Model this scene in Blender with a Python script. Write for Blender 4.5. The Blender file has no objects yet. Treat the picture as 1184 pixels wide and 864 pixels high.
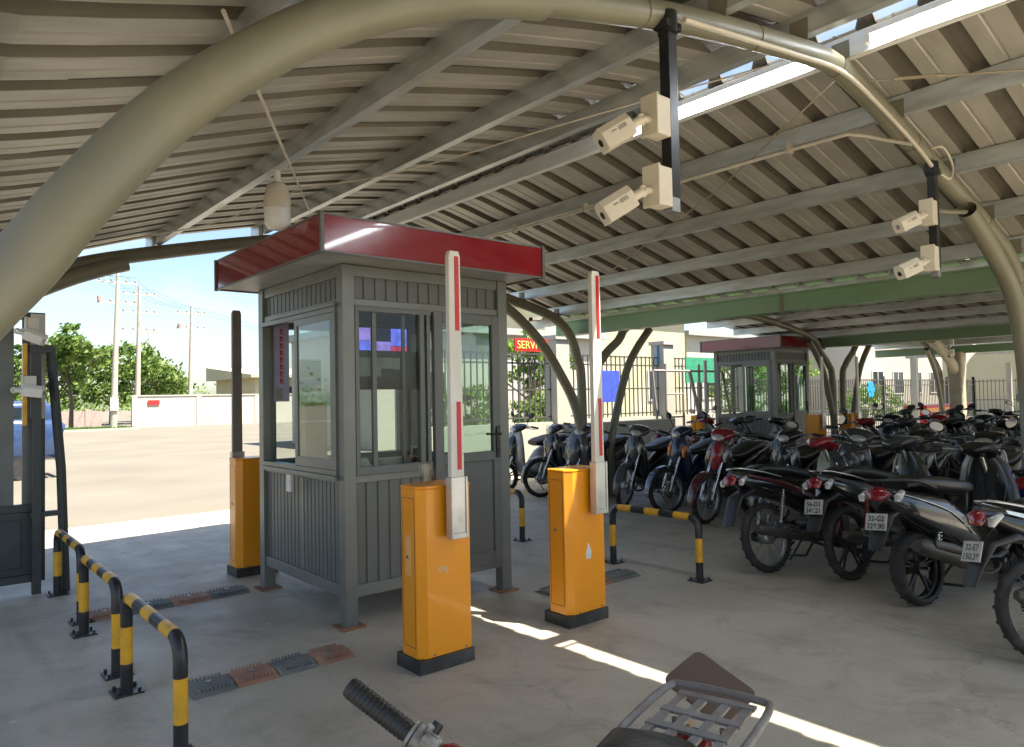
import bpy, math, random
from mathutils import Vector, Matrix
random.seed(7)
PI = math.pi
R_ = math.radians
S = bpy.context.scene
COL = S.collection

# ------------------------------------------------------------------ materials
def srgb(r, g, b):
    f = lambda c: (c/255/12.92) if c/255 <= .04045 else ((c/255+.055)/1.055)**2.4
    return (f(r), f(g), f(b))

def mat(name, col, rough=.5, metal=0., var=.12, vscale=6., bump=0., bscale=60., dirt=None, dscale=2.5, damt=.5,
        stretch=None, spec=.5, coat=0.):
    m = bpy.data.materials.new(name); m.use_nodes = True
    nt = m.node_tree; N = nt.nodes; L = nt.links
    p = N['Principled BSDF']
    p.inputs['Roughness'].default_value = rough
    p.inputs['Metallic'].default_value = metal
    p.inputs['Specular IOR Level'].default_value = spec
    p.inputs['Coat Weight'].default_value = coat
    tc = N.new('ShaderNodeTexCoord'); mp = N.new('ShaderNodeMapping')
    L.new(tc.outputs['Object'], mp.inputs[0])
    if stretch: mp.inputs['Scale'].default_value = stretch
    n = N.new('ShaderNodeTexNoise'); n.inputs['Scale'].default_value = vscale; n.inputs['Detail'].default_value = 5
    L.new(mp.outputs[0], n.inputs['Vector'])
    mr = N.new('ShaderNodeMapRange'); mr.inputs[1].default_value = .3; mr.inputs[2].default_value = .7
    mr.inputs[3].default_value = 1-var; mr.inputs[4].default_value = 1+var
    L.new(n.outputs[0], mr.inputs[0])
    mul = N.new('ShaderNodeVectorMath'); mul.operation = 'SCALE'
    rgb = N.new('ShaderNodeRGB'); rgb.outputs[0].default_value = (*col, 1)
    L.new(rgb.outputs[0], mul.inputs[0]); L.new(mr.outputs[0], mul.inputs['Scale'])
    out = mul.outputs[0]
    if dirt:
        d = N.new('ShaderNodeTexNoise'); d.inputs['Scale'].default_value = dscale; d.inputs['Detail'].default_value = 8
        d.inputs['Roughness'].default_value = .65
        L.new(mp.outputs[0], d.inputs['Vector'])
        cr = N.new('ShaderNodeMapRange'); cr.inputs[1].default_value = .48; cr.inputs[2].default_value = .72
        cr.inputs[4].default_value = damt
        L.new(d.outputs[0], cr.inputs[0])
        mx = N.new('ShaderNodeMix'); mx.data_type = 'RGBA'
        L.new(cr.outputs[0], mx.inputs[0]); L.new(out, mx.inputs[6]); mx.inputs[7].default_value = (*dirt, 1)
        out = mx.outputs[2]
        ra = N.new('ShaderNodeMath'); ra.operation = 'MULTIPLY_ADD'
        L.new(cr.outputs[0], ra.inputs[0]); ra.inputs[1].default_value = .3; ra.inputs[2].default_value = rough
        L.new(ra.outputs[0], p.inputs['Roughness'])
    L.new(out, p.inputs['Base Color'])
    if bump:
        b = N.new('ShaderNodeTexNoise'); b.inputs['Scale'].default_value = bscale; b.inputs['Detail'].default_value = 4
        L.new(mp.outputs[0], b.inputs['Vector'])
        bn = N.new('ShaderNodeBump'); bn.inputs['Strength'].default_value = bump; bn.inputs['Distance'].default_value = .01
        L.new(b.outputs[0], bn.inputs['Height']); L.new(bn.outputs[0], p.inputs['Normal'])
    return m

def glass_mat(name, tint=(.85, .9, .88), refl=1.0, rough=.02):
    m = bpy.data.materials.new(name); m.use_nodes = True
    nt = m.node_tree; N = nt.nodes; L = nt.links
    N.remove(N['Principled BSDF']); o = N['Material Output']
    t = N.new('ShaderNodeBsdfTransparent'); t.inputs[0].default_value = (*tint, 1)
    g = N.new('ShaderNodeBsdfGlossy'); g.inputs['Roughness'].default_value = rough
    fr = N.new('ShaderNodeFresnel'); fr.inputs[0].default_value = 1.6
    ma = N.new('ShaderNodeMath'); ma.operation = 'MULTIPLY'; ma.inputs[1].default_value = 1.3*refl
    ma.use_clamp = True
    ge = N.new('ShaderNodeNewGeometry'); m2 = N.new('ShaderNodeMath'); m2.operation = 'SUBTRACT'; m2.inputs[0].default_value = 1
    L.new(ge.outputs['Backfacing'], m2.inputs[1]); m3 = N.new('ShaderNodeMath'); m3.operation = 'MULTIPLY'
    L.new(fr.outputs[0], m3.inputs[0]); L.new(m2.outputs[0], m3.inputs[1]); L.new(m3.outputs[0], ma.inputs[0])
    mx = N.new('ShaderNodeMixShader'); L.new(ma.outputs[0], mx.inputs[0]); L.new(t.outputs[0], mx.inputs[1]); L.new(g.outputs[0], mx.inputs[2])
    L.new(mx.outputs[0], o.inputs[0])
    return m

def floor_mat():
    m = bpy.data.materials.new('concrete_floor'); m.use_nodes = True
    nt = m.node_tree; N = nt.nodes; L = nt.links; p = N['Principled BSDF']
    tc = N.new('ShaderNodeTexCoord')
    def noise(sc, det=6, rgh=.6, dist=0.):
        n = N.new('ShaderNodeTexNoise'); n.inputs['Scale'].default_value = sc; n.inputs['Detail'].default_value = det
        n.inputs['Roughness'].default_value = rgh; n.inputs['Distortion'].default_value = dist
        L.new(tc.outputs['Object'], n.inputs['Vector']); return n.outputs[0]
    def ramp(x, a, b, lo=0., hi=1.):
        r = N.new('ShaderNodeMapRange'); r.inputs[1].default_value = a; r.inputs[2].default_value = b
        r.inputs[3].default_value = lo; r.inputs[4].default_value = hi; L.new(x, r.inputs[0]); return r.outputs[0]
    def mix(f, a, b):
        x = N.new('ShaderNodeMix'); x.data_type = 'RGBA'
        if isinstance(f, float): x.inputs[0].default_value = f
        else: L.new(f, x.inputs[0])
        for i, v in ((6, a), (7, b)):
            if isinstance(v, tuple): x.inputs[i].default_value = (*v, 1)
            else: L.new(v, x.inputs[i])
        return x.outputs[2]
    base = mix(ramp(noise(.55, 8, .62, .6), .36, .66), (.40, .355, .275), (.56, .51, .41))
    base = mix(ramp(noise(2.3, 9, .7, 1.2), .5, .75, 0, .6), base, (.20, .175, .14))
    base = mix(ramp(noise(1.2, 10, .75), .58, .72, 0, .45), base, (.50, .47, .42))
    base = mix(ramp(noise(60, 3, .6), .55, .75, 0, .35), base, (.17, .155, .13))
    mpn = N.new('ShaderNodeMapping'); mpn.inputs['Scale'].default_value = (2.2, .16, 1); L.new(tc.outputs['Object'], mpn.inputs[0])
    tn = N.new('ShaderNodeTexNoise'); tn.inputs['Scale'].default_value = 1.6; tn.inputs['Detail'].default_value = 7; tn.inputs['Roughness'].default_value = .6; L.new(mpn.outputs[0], tn.inputs['Vector'])
    base = mix(ramp(tn.outputs[0], .54, .70, 0, .35), base, (.17, .15, .12))
    v2 = N.new('ShaderNodeTexVoronoi'); v2.feature = 'DISTANCE_TO_EDGE'; v2.inputs['Scale'].default_value = .38
    wv = N.new('ShaderNodeVectorMath'); wv.operation = 'ADD'; nn = N.new('ShaderNodeTexNoise'); nn.inputs['Scale'].default_value = 1.7; nn.inputs['Detail'].default_value = 6; L.new(tc.outputs['Object'], nn.inputs['Vector'])
    L.new(tc.outputs['Object'], wv.inputs[0]); L.new(nn.outputs['Color'], wv.inputs[1]); L.new(wv.outputs[0], v2.inputs['Vector'])
    base = mix(ramp(v2.outputs['Distance'], .001, .003, .22, 0.), base, (.12, .105, .085))
    # small spatters
    v = N.new('ShaderNodeTexVoronoi'); v.inputs['Scale'].default_value = 2.6; v.inputs['Randomness'].default_value = 1
    L.new(tc.outputs['Object'], v.inputs['Vector'])
    base = mix(ramp(v.outputs['Distance'], .035, .05, .75, 0.), base, (.62, .6, .55))
    L.new(base, p.inputs['Base Color'])
    L.new(ramp(noise(3, 6), .3, .7, .42, .7), p.inputs['Roughness'])
    bn = N.new('ShaderNodeBump'); bn.inputs['Strength'].default_value = .25; bn.inputs['Distance'].default_value = .01
    L.new(noise(45, 6, .7), bn.inputs['Height']); L.new(bn.outputs[0], p.inputs['Normal'])
    return m

M = {}
M['floor'] = floor_mat()
M['ground'] = mat('bright_concrete_yard', (.172, .152, .118), .8, var=.12, vscale=.4, bump=.2, bscale=20, dirt=(.17, .155, .125), dscale=.25, damt=.5)
M['rib_shade'] = mat('roof_rib_shade', (.17, .15, .115), .5, .1, var=.12, vscale=3, dirt=(.13,.11,.08), dscale=2)  # shade inside the roof ribs painted in as a darker colour
M['roof'] = mat('roof_sheet', (.44, .415, .36), .42, .15, var=.10, vscale=2.2, bump=.06, bscale=30, dirt=(.29, .245, .175), dscale=1.3, damt=.55, stretch=(1, 3, 1))
M['galv'] = mat('galvanised_steel', (.60, .63, .62), .30, .5, var=.16, vscale=5, bump=.08, bscale=50, dirt=(.36, .31, .23), dscale=3, damt=.6, stretch=(3, .5, 3))
M['arch'] = mat('cream_tube_paint', (.215, .205, .145), .42, .0, var=.10, vscale=3, bump=.05, bscale=35, dirt=(.27, .235, .15), dscale=2.2, damt=.55)
M['rust_paint'] = mat('rusty_weld', (.20, .14, .08), .7, var=.3)
M['galv_lit'] = mat('lit_galvanised', (.80, .81, .80), .5, 0, var=.10, vscale=5, stretch=(3,.4,3))  # one ridge purlin paler: light from the ridge gap put into its colour
M['green'] = mat('green_gutter_paint', (.22, .37, .20), .33, 0, var=.08, vscale=1.5, dirt=(.30, .33, .22), dscale=1.2, damt=.5, stretch=(1, .4, 1))
M['dark_seam'] = mat('dark_sealant', (.035, .033, .03), .7)
M['conduit'] = mat('pvc_conduit', (.60, .54, .43), .5, var=.1)
M['wire'] = mat('rusty_rod', (.36, .30, .21), .55, .3, var=.2)
M['black'] = mat('black_enamel', (.012, .012, .013), .3, var=.2, dirt=(.05, .045, .04), damt=.4)
M['grey_panel'] = mat('grey_panel_paint', (.135, .145, .135), .42, .1, var=.06, vscale=3, bump=.03, dirt=(.17, .165, .145), dscale=1.6, damt=.35)
M['grey_trim'] = mat('grey_aluminium_trim', (.19, .198, .18), .36, .25, var=.06, dirt=(.22, .21, .18), dscale=2, damt=.3)
M['red_fascia'] = mat('red_fascia_panel', (.23, .007, .014), .16, 0, var=.06, vscale=2, coat=.6)
M['soffit'] = mat('soffit_panel', (.36, .37, .35), .45)
M['glass'] = glass_mat('window_glass', (.8,.84,.82), .45)
M['glass2'] = glass_mat('greenish_glass', (.72, .84, .80), 1.15)
M['orange'] = mat('orange_cabinet_paint', (.92, .33, .008), .33, 0, var=.05, vscale=3, bump=.03, bscale=80, dirt=(.62, .23, .03), dscale=3, damt=.35, coat=.25)
M['base_black'] = mat('black_base_paint', (.03, .029, .027), .55, var=.2, dirt=(.12, .11, .09), dscale=5, damt=.6)
M['white_boom'] = mat('white_boom_paint', (.74, .71, .64), .35, 0, var=.05, dirt=(.5, .45, .36), dscale=5, damt=.35, stretch=(3, 3, .6))
M['red_tape'] = mat('red_reflective_tape', (.62, .02, .02), .3)
M['clamp'] = mat('clamp_aluminium', (.60, .59, .56), .35, .6, dirt=(.4, .35, .28), dscale=8)
M['rail_yellow'] = mat('yellow_rail_paint', (.78, .40, .02), .38, var=.08, dirt=(.30, .2, .06), dscale=9, damt=.5)
M['rail_black'] = mat('black_rail_paint', (.02, .021, .022), .33, var=.2, dirt=(.12, .11, .1), dscale=9, damt=.5)
M['steel'] = mat('weathered_steel', (.32, .31, .29), .4, .8, var=.15, dirt=(.25, .13, .06), dscale=7, damt=.6)
M['rust'] = mat('rusty_plate', (.32, .17, .09), .75, .2, var=.25)
M['bump_dark'] = mat('rubber_grey', (.15, .165, .155), .7, var=.2, bump=.2, dirt=(.25, .23, .2), dscale=5, damt=.6)
M['bump_rust'] = mat('rubber_terracotta', (.36, .19, .125), .7, var=.2, bump=.2, dirt=(.36, .27, .2), dscale=5, damt=.6)
M['cctv'] = mat('cctv_ivory', (.70, .63, .50), .45, var=.05, dirt=(.48, .4, .29), dscale=6, damt=.4)
M['cctv_white'] = mat('cctv_white', (.75, .74, .70), .4, var=.04)
M['lens'] = mat('dark_lens', (.01, .01, .015), .08)
M['lampglass'] = mat('frosted_lamp_glass', (.82, .82, .78), .3)
M['tyre'] = mat('tyre_rubber', (.022, .021, .02), .75, var=.25, bump=.5, bscale=90, dirt=(.10, .09, .075), dscale=9, damt=.6)
M['chrome'] = mat('chrome', (.55, .55, .53), .22, 1., var=.06, dirt=(.25, .22, .18), dscale=12, damt=.4)
M['alloy'] = mat('dull_alloy', (.34, .34, .33), .42, .8, var=.15, dirt=(.14, .11, .08), dscale=9, damt=.7)
M['engine'] = mat('engine_metal', (.085, .08, .075), .5, .6, var=.25, dirt=(.13, .10, .07), dscale=9, damt=.6)
M['plastic'] = mat('black_plastic', (.014, .014, .014), .42, var=.2, dirt=(.05, .045, .038), dscale=5, damt=.45)
M['vinyl'] = mat('seat_vinyl', (.012, .012, .012), .36, var=.2, bump=.15, bscale=70, dirt=(.06, .052, .045), dscale=6, damt=.35)
M['tail_red'] = mat('red_lens', (.20, .006, .010), .12, coat=.8)
M['lamp_clear'] = mat('clear_lens', (.42, .40, .37), .1, .2, coat=.9)
M['amber'] = mat('amber_lens', (.75, .22, .02), .15, coat=.5)
M['plate'] = mat('number_plate_white', (.42, .41, .38), .4, dirt=(.25, .22, .18), dscale=9)
M['mirror'] = mat('mirror_glass', (.30, .31, .33), .04, 1.)
def paint(name, c, **k): M[name] = mat(name, c, .2, 0, var=.08, dirt=tuple(x*.6+.025 for x in c), dscale=4, damt=.4, coat=.7, **k)
paint('paint_black', (.010, .010, .011)); paint('paint_red', (.27, .012, .018)); paint('paint_blue', (.012, .035, .24))
paint('paint_grey', (.055, .057, .06)); paint('paint_white', (.38, .375, .36)); paint('paint_darkblue', (.012, .018, .055)); paint('paint_maroon', (.07, .008, .012))
M['white_wall'] = mat('white_render_wall', (.48, .455, .39), .8, var=.06, vscale=.8, dirt=(.44, .40, .32), dscale=.6, damt=.55, bump=.1, bscale=12)
M['yellow_wall'] = mat('cream_render_wall', (.52, .47, .30), .8, var=.06, vscale=.8, dirt=(.5, .46, .36), dscale=.8)
M['grey_wall'] = mat('corrugated_grey_panel', (.33, .31, .30), .6, var=.08)
M['bark'] = mat('tree_bark', (.10, .075, .05), .9, var=.3, vscale=8, bump=.6, bscale=20)
M['concrete_pole'] = mat('concrete_pole', (.48, .42, .34), .8, var=.12, vscale=2)
M['road'] = mat('grey_asphalt', (.16, .155, .145), .85, var=.15, vscale=.7, bump=.2)
M['kerb'] = mat('kerb_concrete', (.42, .39, .33), .8)
M['fence'] = mat('dark_fence_steel', (.10, .095, .09), .45, .2, var=.1)
M['gate'] = mat('gate_dark_steel', (.045, .055, .057), .42, .2, var=.1, dirt=(.10, .10, .09), dscale=3, damt=.4)
M['gate_slat'] = mat('gate_slat_grey', (.13, .145, .14), .4, .2)
M['van_blue'] = mat('blue_van_paint', (.03, .06, .15), .25, coat=.6)
M['van_glass'] = mat('van_dark_glass', (.02, .03, .04), .06)
M['sign_red'] = mat('red_sign', (.62, .03, .03), .4); M['sign_yellow'] = mat('yellow_letters', (.85, .70, .15), .5)
M['sign_blue'] = mat('blue_banner', (.06, .10, .55), .5, var=.2, vscale=9); M['cyan'] = mat('cyan_blue_panel', (.02, .30, .62), .5)
M['shade_green'] = mat('green_shade_cloth', (.04, .30, .17), .8, var=.25, vscale=12)
M['paper'] = mat('notice_paper', (.26, .31, .25), .7, var=.12, vscale=14); M['paper_w'] = mat('white_paper', (.7, .7, .68), .7)
M['wood'] = mat('desk_laminate', (.28, .2, .14), .5); M['banner'] = mat('lilac_banner', (.50, .45, .66), .6)
M['jar'] = glass_mat('jar_glass', (.9, .9, .88), 1.5, .05)
M['brown_flap'] = mat('brown_flap', (.10, .062, .045), .5, var=.1); M['rack'] = mat('grey_rack_paint', (.20, .195, .185), .5, .3, dirt=(.18, .10, .06), dscale=14, damt=.6)
M['fur'] = mat('brown_fleece', (.22, .13, .06), .95, var=.4, vscale=60, bump=1., bscale=120)
M['pink'] = mat('pink_plastic', (.50, .27, .25), .5)
M['cream_concrete'] = mat('grey_column_concrete', (.40, .36, .27), .7, var=.1, dirt=(.28, .25, .18), dscale=2)

def leaf_mat(name, a, b):
    m = bpy.data.materials.new(name); m.use_nodes = True; nt = m.node_tree; N = nt.nodes; L = nt.links; p = N['Principled BSDF']
    tc = N.new('ShaderNodeTexCoord'); n = N.new('ShaderNodeTexNoise'); n.inputs['Scale'].default_value = 1.4; n.inputs['Detail'].default_value = 6
    L.new(tc.outputs['Object'], n.inputs['Vector'])
    r = N.new('ShaderNodeMapRange'); r.inputs[1].default_value = .35; r.inputs[2].default_value = .65; L.new(n.outputs[0], r.inputs[0])
    x = N.new('ShaderNodeMix'); x.data_type = 'RGBA'; x.inputs[6].default_value = (*a, 1); x.inputs[7].default_value = (*b, 1)
    L.new(r.outputs[0], x.inputs[0]); L.new(x.outputs[2], p.inputs['Base Color']); p.inputs['Roughness'].default_value = .6
    try: p.inputs['Transmission Weight'].default_value = 0
    except Exception: pass
    tr = N.new('ShaderNodeBsdfTranslucent'); L.new(x.outputs[2], tr.inputs[0])
    ms = N.new('ShaderNodeMixShader'); ms.inputs[0].default_value = .35
    L.new(p.outputs[0], ms.inputs[1]); L.new(tr.outputs[0], ms.inputs[2]); L.new(ms.outputs[0], N['Material Output'].inputs[0])
    return m
M['leaf'] = leaf_mat('tree_leaves', (.08, .155, .025), (.19, .27, .05))
M['leaf2'] = leaf_mat('bright_leaves', (.09, .20, .02), (.20, .32, .04))
M['grass'] = leaf_mat('grass_blades', (.07, .17, .02), (.13, .26, .04))

# ------------------------------------------------------------------ mesh builder
class MB:
    def __init__(s): s.v = []; s.f = []; s.sm = []; s.mi = []; s.cur = 0
    def add(s, vs, fs, smooth=False, T=None):
        o = len(s.v)
        s.v += [tuple(T @ Vector(v)) if T else tuple(v) for v in vs]
        for f in fs: s.f.append([o+i for i in f]); s.sm.append(smooth); s.mi.append(s.cur)
    def box(s, c, d, T=None, rz=0, rx=0, ry=0):
        x, y, z = d[0]/2, d[1]/2, d[2]/2
        vs = [(-x,-y,-z),(x,-y,-z),(x,y,-z),(-x,y,-z),(-x,-y,z),(x,-y,z),(x,y,z),(-x,y,z)]
        m = Matrix.Translation(c) @ Matrix.Rotation(rz,4,'Z') @ Matrix.Rotation(ry,4,'Y') @ Matrix.Rotation(rx,4,'X')
        if T: m = T @ m
        s.add(vs, [(3,2,1,0),(4,5,6,7),(0,1,5,4),(1,2,6,5),(2,3,7,6),(3,0,4,7)], False, m)
    def b2(s, a, b, T=None):
        s.box([(a[i]+b[i])/2 for i in range(3)], [abs(b[i]-a[i]) for i in range(3)], T)
    def tube(s, pts, r, n=12, cap=True, T=None, closed=False, smooth=True):
        pts = [Vector(p) for p in pts]; k = len(pts)
        rs = r if isinstance(r, (list, tuple)) else [r]*k
        up = None; rings = []
        for i, p in enumerate(pts):
            a = pts[i-1] if (i > 0 or closed) else p; b = pts[(i+1) % k] if (i < k-1 or closed) else p
            t = (b-a).normalized()
            if up is None:
                up = Vector((0,0,1)) if abs(t.z) < .9 else Vector((1,0,0))
            sd = t.cross(up); 
            if sd.length < 1e-6: sd = t.cross(Vector((0,1,0)))
            sd.normalize(); up = sd.cross(t).normalized()
            rings.append([p + (sd*math.cos(2*PI*j/n) + up*math.sin(2*PI*j/n))*rs[i] for j in range(n)])
        vs = [v for rg in rings for v in rg]; fs = []
        for i in range(k if closed else k-1):
            i2 = (i+1) % k
            for j in range(n):
                j2 = (j+1) % n
                fs.append((i*n+j, i*n+j2, i2*n+j2, i2*n+j))
        s.add(vs, fs, smooth, T)
        if cap and not closed:
            s.add(rings[0], [tuple(range(n-1,-1,-1))][:1], False, T); s.add(rings[-1], [tuple(range(n))], False, T)
    def cyl(s, a, b, r, n=16, T=None): s.tube([a, b], r, n, True, T)
    def torus(s, c, R, r, axis='y', n=40, k=10, T=None, sq=1.):
        vs = []; fs = []
        for i in range(n):
            a = 2*PI*i/n
            for j in range(k):
                b = 2*PI*j/k; rr = R + r*math.cos(b); h = r*sq*math.sin(b)
                if axis == 'y': v = (c[0]+rr*math.cos(a), c[1]+h, c[2]+rr*math.sin(a))
                elif axis == 'z': v = (c[0]+rr*math.cos(a), c[1]+rr*math.sin(a), c[2]+h)
                else: v = (c[0]+h, c[1]+rr*math.cos(a), c[2]+rr*math.sin(a))
                vs.append(v)
        for i in range(n):
            for j in range(k):
                fs.append((i*k+j, i*k+(j+1)%k, ((i+1)%n)*k+(j+1)%k, ((i+1)%n)*k+j))
        s.add(vs, fs, True, T)
    def loft(s, secs, n=16, e=2.6, y0=0., T=None, cap=True):
        """secs: (x, z, halfwidth, halfthick); path in XZ, superellipse section"""
        k = len(secs); rings = []
        for i, (x, z, w, t) in enumerate(secs):
            a = secs[max(i-1,0)]; b = secs[min(i+1,k-1)]
            tx, tz = b[0]-a[0], b[1]-a[1]; l = math.hypot(tx, tz) or 1; nx, nz = -tz/l, tx/l
            rg = []
            for j in range(n):
                g = 2*PI*j/n; c, q = math.cos(g), math.sin(g)
                cy = math.copysign(abs(c)**(2/e), c)*w; cn = math.copysign(abs(q)**(2/e), q)*t
                rg.append((x+nx*cn, y0+cy, z+nz*cn))
            rings.append(rg)
        vs = [v for r in rings for v in r]; fs = []
        for i in range(k-1):
            for j in range(n):
                j2 = (j+1) % n; fs.append((i*n+j, (i+1)*n+j, (i+1)*n+j2, i*n+j2))
        s.add(vs, fs, True, T)
        if cap: s.add(rings[0], [tuple(range(n))], True, T); s.add(rings[-1], [tuple(range(n-1,-1,-1))], True, T)
    def prism(s, poly, axis, a, b, T=None):
        """poly 2D extruded along axis from a to b; axis 'x': poly(y,z); 'y': poly(x,z); 'z': poly(x,y)"""
        def p3(p, h): return {'x': (h, p[0], p[1]), 'y': (p[0], h, p[1]), 'z': (p[0], p[1], h)}[axis]
        n = len(poly); vs = [p3(p, a) for p in poly] + [p3(p, b) for p in poly]
        fs = [(i, (i+1)%n, (i+1)%n+n, i+n) for i in range(n)] + [tuple(range(n-1,-1,-1)), tuple(range(n, 2*n))]
        s.add(vs, fs, False, T)
    def build(s, name, m, parent=None, bevel=0, sub=0, solid=0, T=None):
        me = bpy.data.meshes.new(name)
        vs = s.v if T is None else [tuple(T @ Vector(v)) for v in s.v]
        me.from_pydata(vs, [], s.f); me.polygons.foreach_set('use_smooth', s.sm)
        ms = m if isinstance(m, (list, tuple)) else [m]
        for x in ms: me.materials.append(M[x] if isinstance(x, str) else x)
        me.polygons.foreach_set('material_index', s.mi)
        me.update()
        import bmesh
        bm = bmesh.new(); bm.from_mesh(me)
        if not solid: bmesh.ops.recalc_face_normals(bm, faces=bm.faces)
        bm.to_mesh(me); bm.free()
        o = bpy.data.objects.new(name, me); COL.objects.link(o)
        if parent: o.parent = parent
        if solid: md = o.modifiers.new('solid', 'SOLIDIFY'); md.thickness = solid; md.offset = 1
        if bevel: md = o.modifiers.new('bevel', 'BEVEL'); md.width = bevel; md.segments = 2; md.limit_method = 'ANGLE'; md.angle_limit = R_(40)
        if sub: md = o.modifiers.new('sub', 'SUBSURF'); md.levels = sub; md.render_levels = sub
        return o

def tag(o, label=None, cat=None, group=None, kind=None):
    if label: o['label'] = label
    if cat: o['category'] = cat
    if group: o['group'] = group
    if kind: o['kind'] = kind
    return o
def empty(name, loc=(0,0,0), rz=0, label=None, cat=None, group=None):
    o = bpy.data.objects.new(name, None); COL.objects.link(o); o.location = loc; o.rotation_euler = (0,0,rz); o.empty_display_size = .1
    return tag(o, label, cat, group)
def copy_tree(o, parent=None):
    c = o.copy(); COL.objects.link(c); c.parent = parent
    for ch in list(o.children): copy_tree(ch, c)
    return c
def one(fn, name, m, parent=None, **k):
    b = MB(); fn(b); return b.build(name, m, parent, **k)
def lerp_tab(tab, x):
    if x <= tab[0][0]:
        (a, p), (b, q) = tab[0], tab[1]
    elif x >= tab[-1][0]:
        (a, p), (b, q) = tab[-2], tab[-1]
    else:
        for i in range(len(tab)-1):
            if tab[i][0] <= x <= tab[i+1][0]: (a, p), (b, q) = tab[i], tab[i+1]; break
    return p + (q-p)*(x-a)/(b-a)
def smooth_path(pts, n=6):
    P = [Vector(p) for p in pts]; out = []
    for i in range(len(P)-1):
        p0 = P[max(i-1,0)]; p1 = P[i]; p2 = P[i+1]; p3 = P[min(i+2,len(P)-1)]
        for k in range(n):
            t = k/n; t2 = t*t; t3 = t2*t
            out.append(.5*((2*p1)+(p2-p0)*t+(2*p0-5*p1+4*p2-p3)*t2+(3*p1-p0-3*p2+p3)*t3))
    out.append(P[-1]); return out

# ------------------------------------------------------------------ camera, light, sky
cam_d = bpy.data.cameras.new('camera'); cam = bpy.data.objects.new('camera', cam_d); COL.objects.link(cam)
yaw, pitch, roll = R_(40.21), R_(1.853), R_(-1.124)
f = Vector((math.sin(yaw)*math.cos(pitch), math.cos(yaw)*math.cos(pitch), math.sin(pitch)))
r = Vector((math.cos(yaw), -math.sin(yaw), 0)); u = r.cross(f)
r2 = math.cos(roll)*r + math.sin(roll)*u; u2 = -math.sin(roll)*r + math.cos(roll)*u
mw = Matrix((r2, u2, -f)).transposed().to_4x4(); mw.translation = (0, 0, 1.5)
cam.matrix_world = mw
cam_d.sensor_width = 36; cam_d.lens = 36*841.5/1184; cam_d.clip_end = 2000; cam_d.clip_start = .05
S.camera = cam

LD = Vector((-.257, .42, -1)).normalized()
sun_d = bpy.data.lights.new('sun', 'SUN'); sun_d.energy = 4.3; sun_d.angle = R_(.5); sun_d.color = (1, .93, .80)
sun = bpy.data.objects.new('sun', sun_d); COL.objects.link(sun); sun.rotation_euler = LD.to_track_quat('-Z', 'Y').to_euler(); sun.location = (5, -10, 20)
W = bpy.data.worlds.new('World'); S.world = W; W.use_nodes = True
wn = W.node_tree.nodes; wl = W.node_tree.links; bg = wn['Background']
sky = wn.new('ShaderNodeTexSky'); sky.sky_type = 'NISHITA'; sky.sun_disc = False
el = math.asin(-LD.z); az = math.atan2(-LD.x, -LD.y)
sky.sun_elevation = el; sky.sun_rotation = az; sky.air_density = 1.0; sky.dust_density = 1.2; sky.ozone_density = 1.5
tc = wn.new('ShaderNodeTexCoord'); mp = wn.new('ShaderNodeMapping'); mp.inputs['Scale'].default_value = (1, 1, 3.2)
wl.new(tc.outputs['Generated'], mp.inputs[0])
nz = wn.new('ShaderNodeTexNoise'); nz.inputs['Scale'].default_value = 2.6; nz.inputs['Detail'].default_value = 8; nz.inputs['Distortion'].default_value = .6
wl.new(mp.outputs[0], nz.inputs['Vector'])
mr = wn.new('ShaderNodeMapRange'); mr.inputs[1].default_value = .48; mr.inputs[2].default_value = .78; mr.inputs[4].default_value = .6; wl.new(nz.outputs[0], mr.inputs[0])
mx = wn.new('ShaderNodeMix'); mx.data_type = 'RGBA'; wl.new(mr.outputs[0], mx.inputs[0]); wl.new(sky.outputs[0], mx.inputs[6]); mx.inputs[7].default_value = (5.6, 5.9, 6.2, 1)
wl.new(mx.outputs[2], bg.inputs[0]); bg.inputs[1].default_value = .07
S.view_settings.view_transform = 'Standard'; S.view_settings.look = 'None'; S.view_settings.exposure = 1.92; S.view_settings.gamma = 1
S.cycles.use_denoising = True
S.cycles.max_bounces = 8; S.cycles.diffuse_bounces = 5; S.cycles.glossy_bounces = 4; S.cycles.transparent_max_bounces = 12
S.cycles.caustics_reflective = False; S.cycles.caustics_refractive = False
S.cycles.sample_clamp_indirect = 6

# ------------------------------------------------------------------ ground
one(lambda b: b.add([(-600,-600,-.008),(600,-600,-.008),(600,900,-.008),(-600,900,-.008)], [(0,1,2,3)]), 'ground', 'ground')['kind'] = 'structure'
one(lambda b: b.add([(-1,-3,0),(34,-3,0),(34,10.4,0),(-1,10.4,0)], [(0,1,2,3)]), 'parking_floor', 'floor')['kind'] = 'structure'
def cr(b):
    pts = [(4.945,3.39),(4.93,3.0),(4.90,2.6),(4.85,2.3),(4.80,2.0),(4.74,1.66),(4.70,1.3),(4.66,.9)]
    for i in range(len(pts)-1):
        (x0,y0),(x1,y1) = pts[i], pts[i+1]; w0 = .004+.003*((i*7)%3)/2; w1 = .004+.003*(((i+1)*7)%3)/2
        b.add([(x0-w0,y0,.004),(x0+w0,y0,.004),(x1+w1,y1,.004),(x1-w1,y1,.004)], [(0,3,2,1)])
    for (xx, a, c) in ((2.75, -3, 3.2), (6.3, -3, 5.2)):
        pass
one(cr, 'floor_joint', mat('pale_joint', (.55,.52,.46), .8))['kind'] = 'structure'
def rd(b): b.add([(-200,52.5,-.004),(11,52.5,-.004),(11,62,-.004),(-200,62,-.004)], [(0,1,2,3)])
one(rd, 'road', 'road')['kind'] = 'structure'

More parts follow.
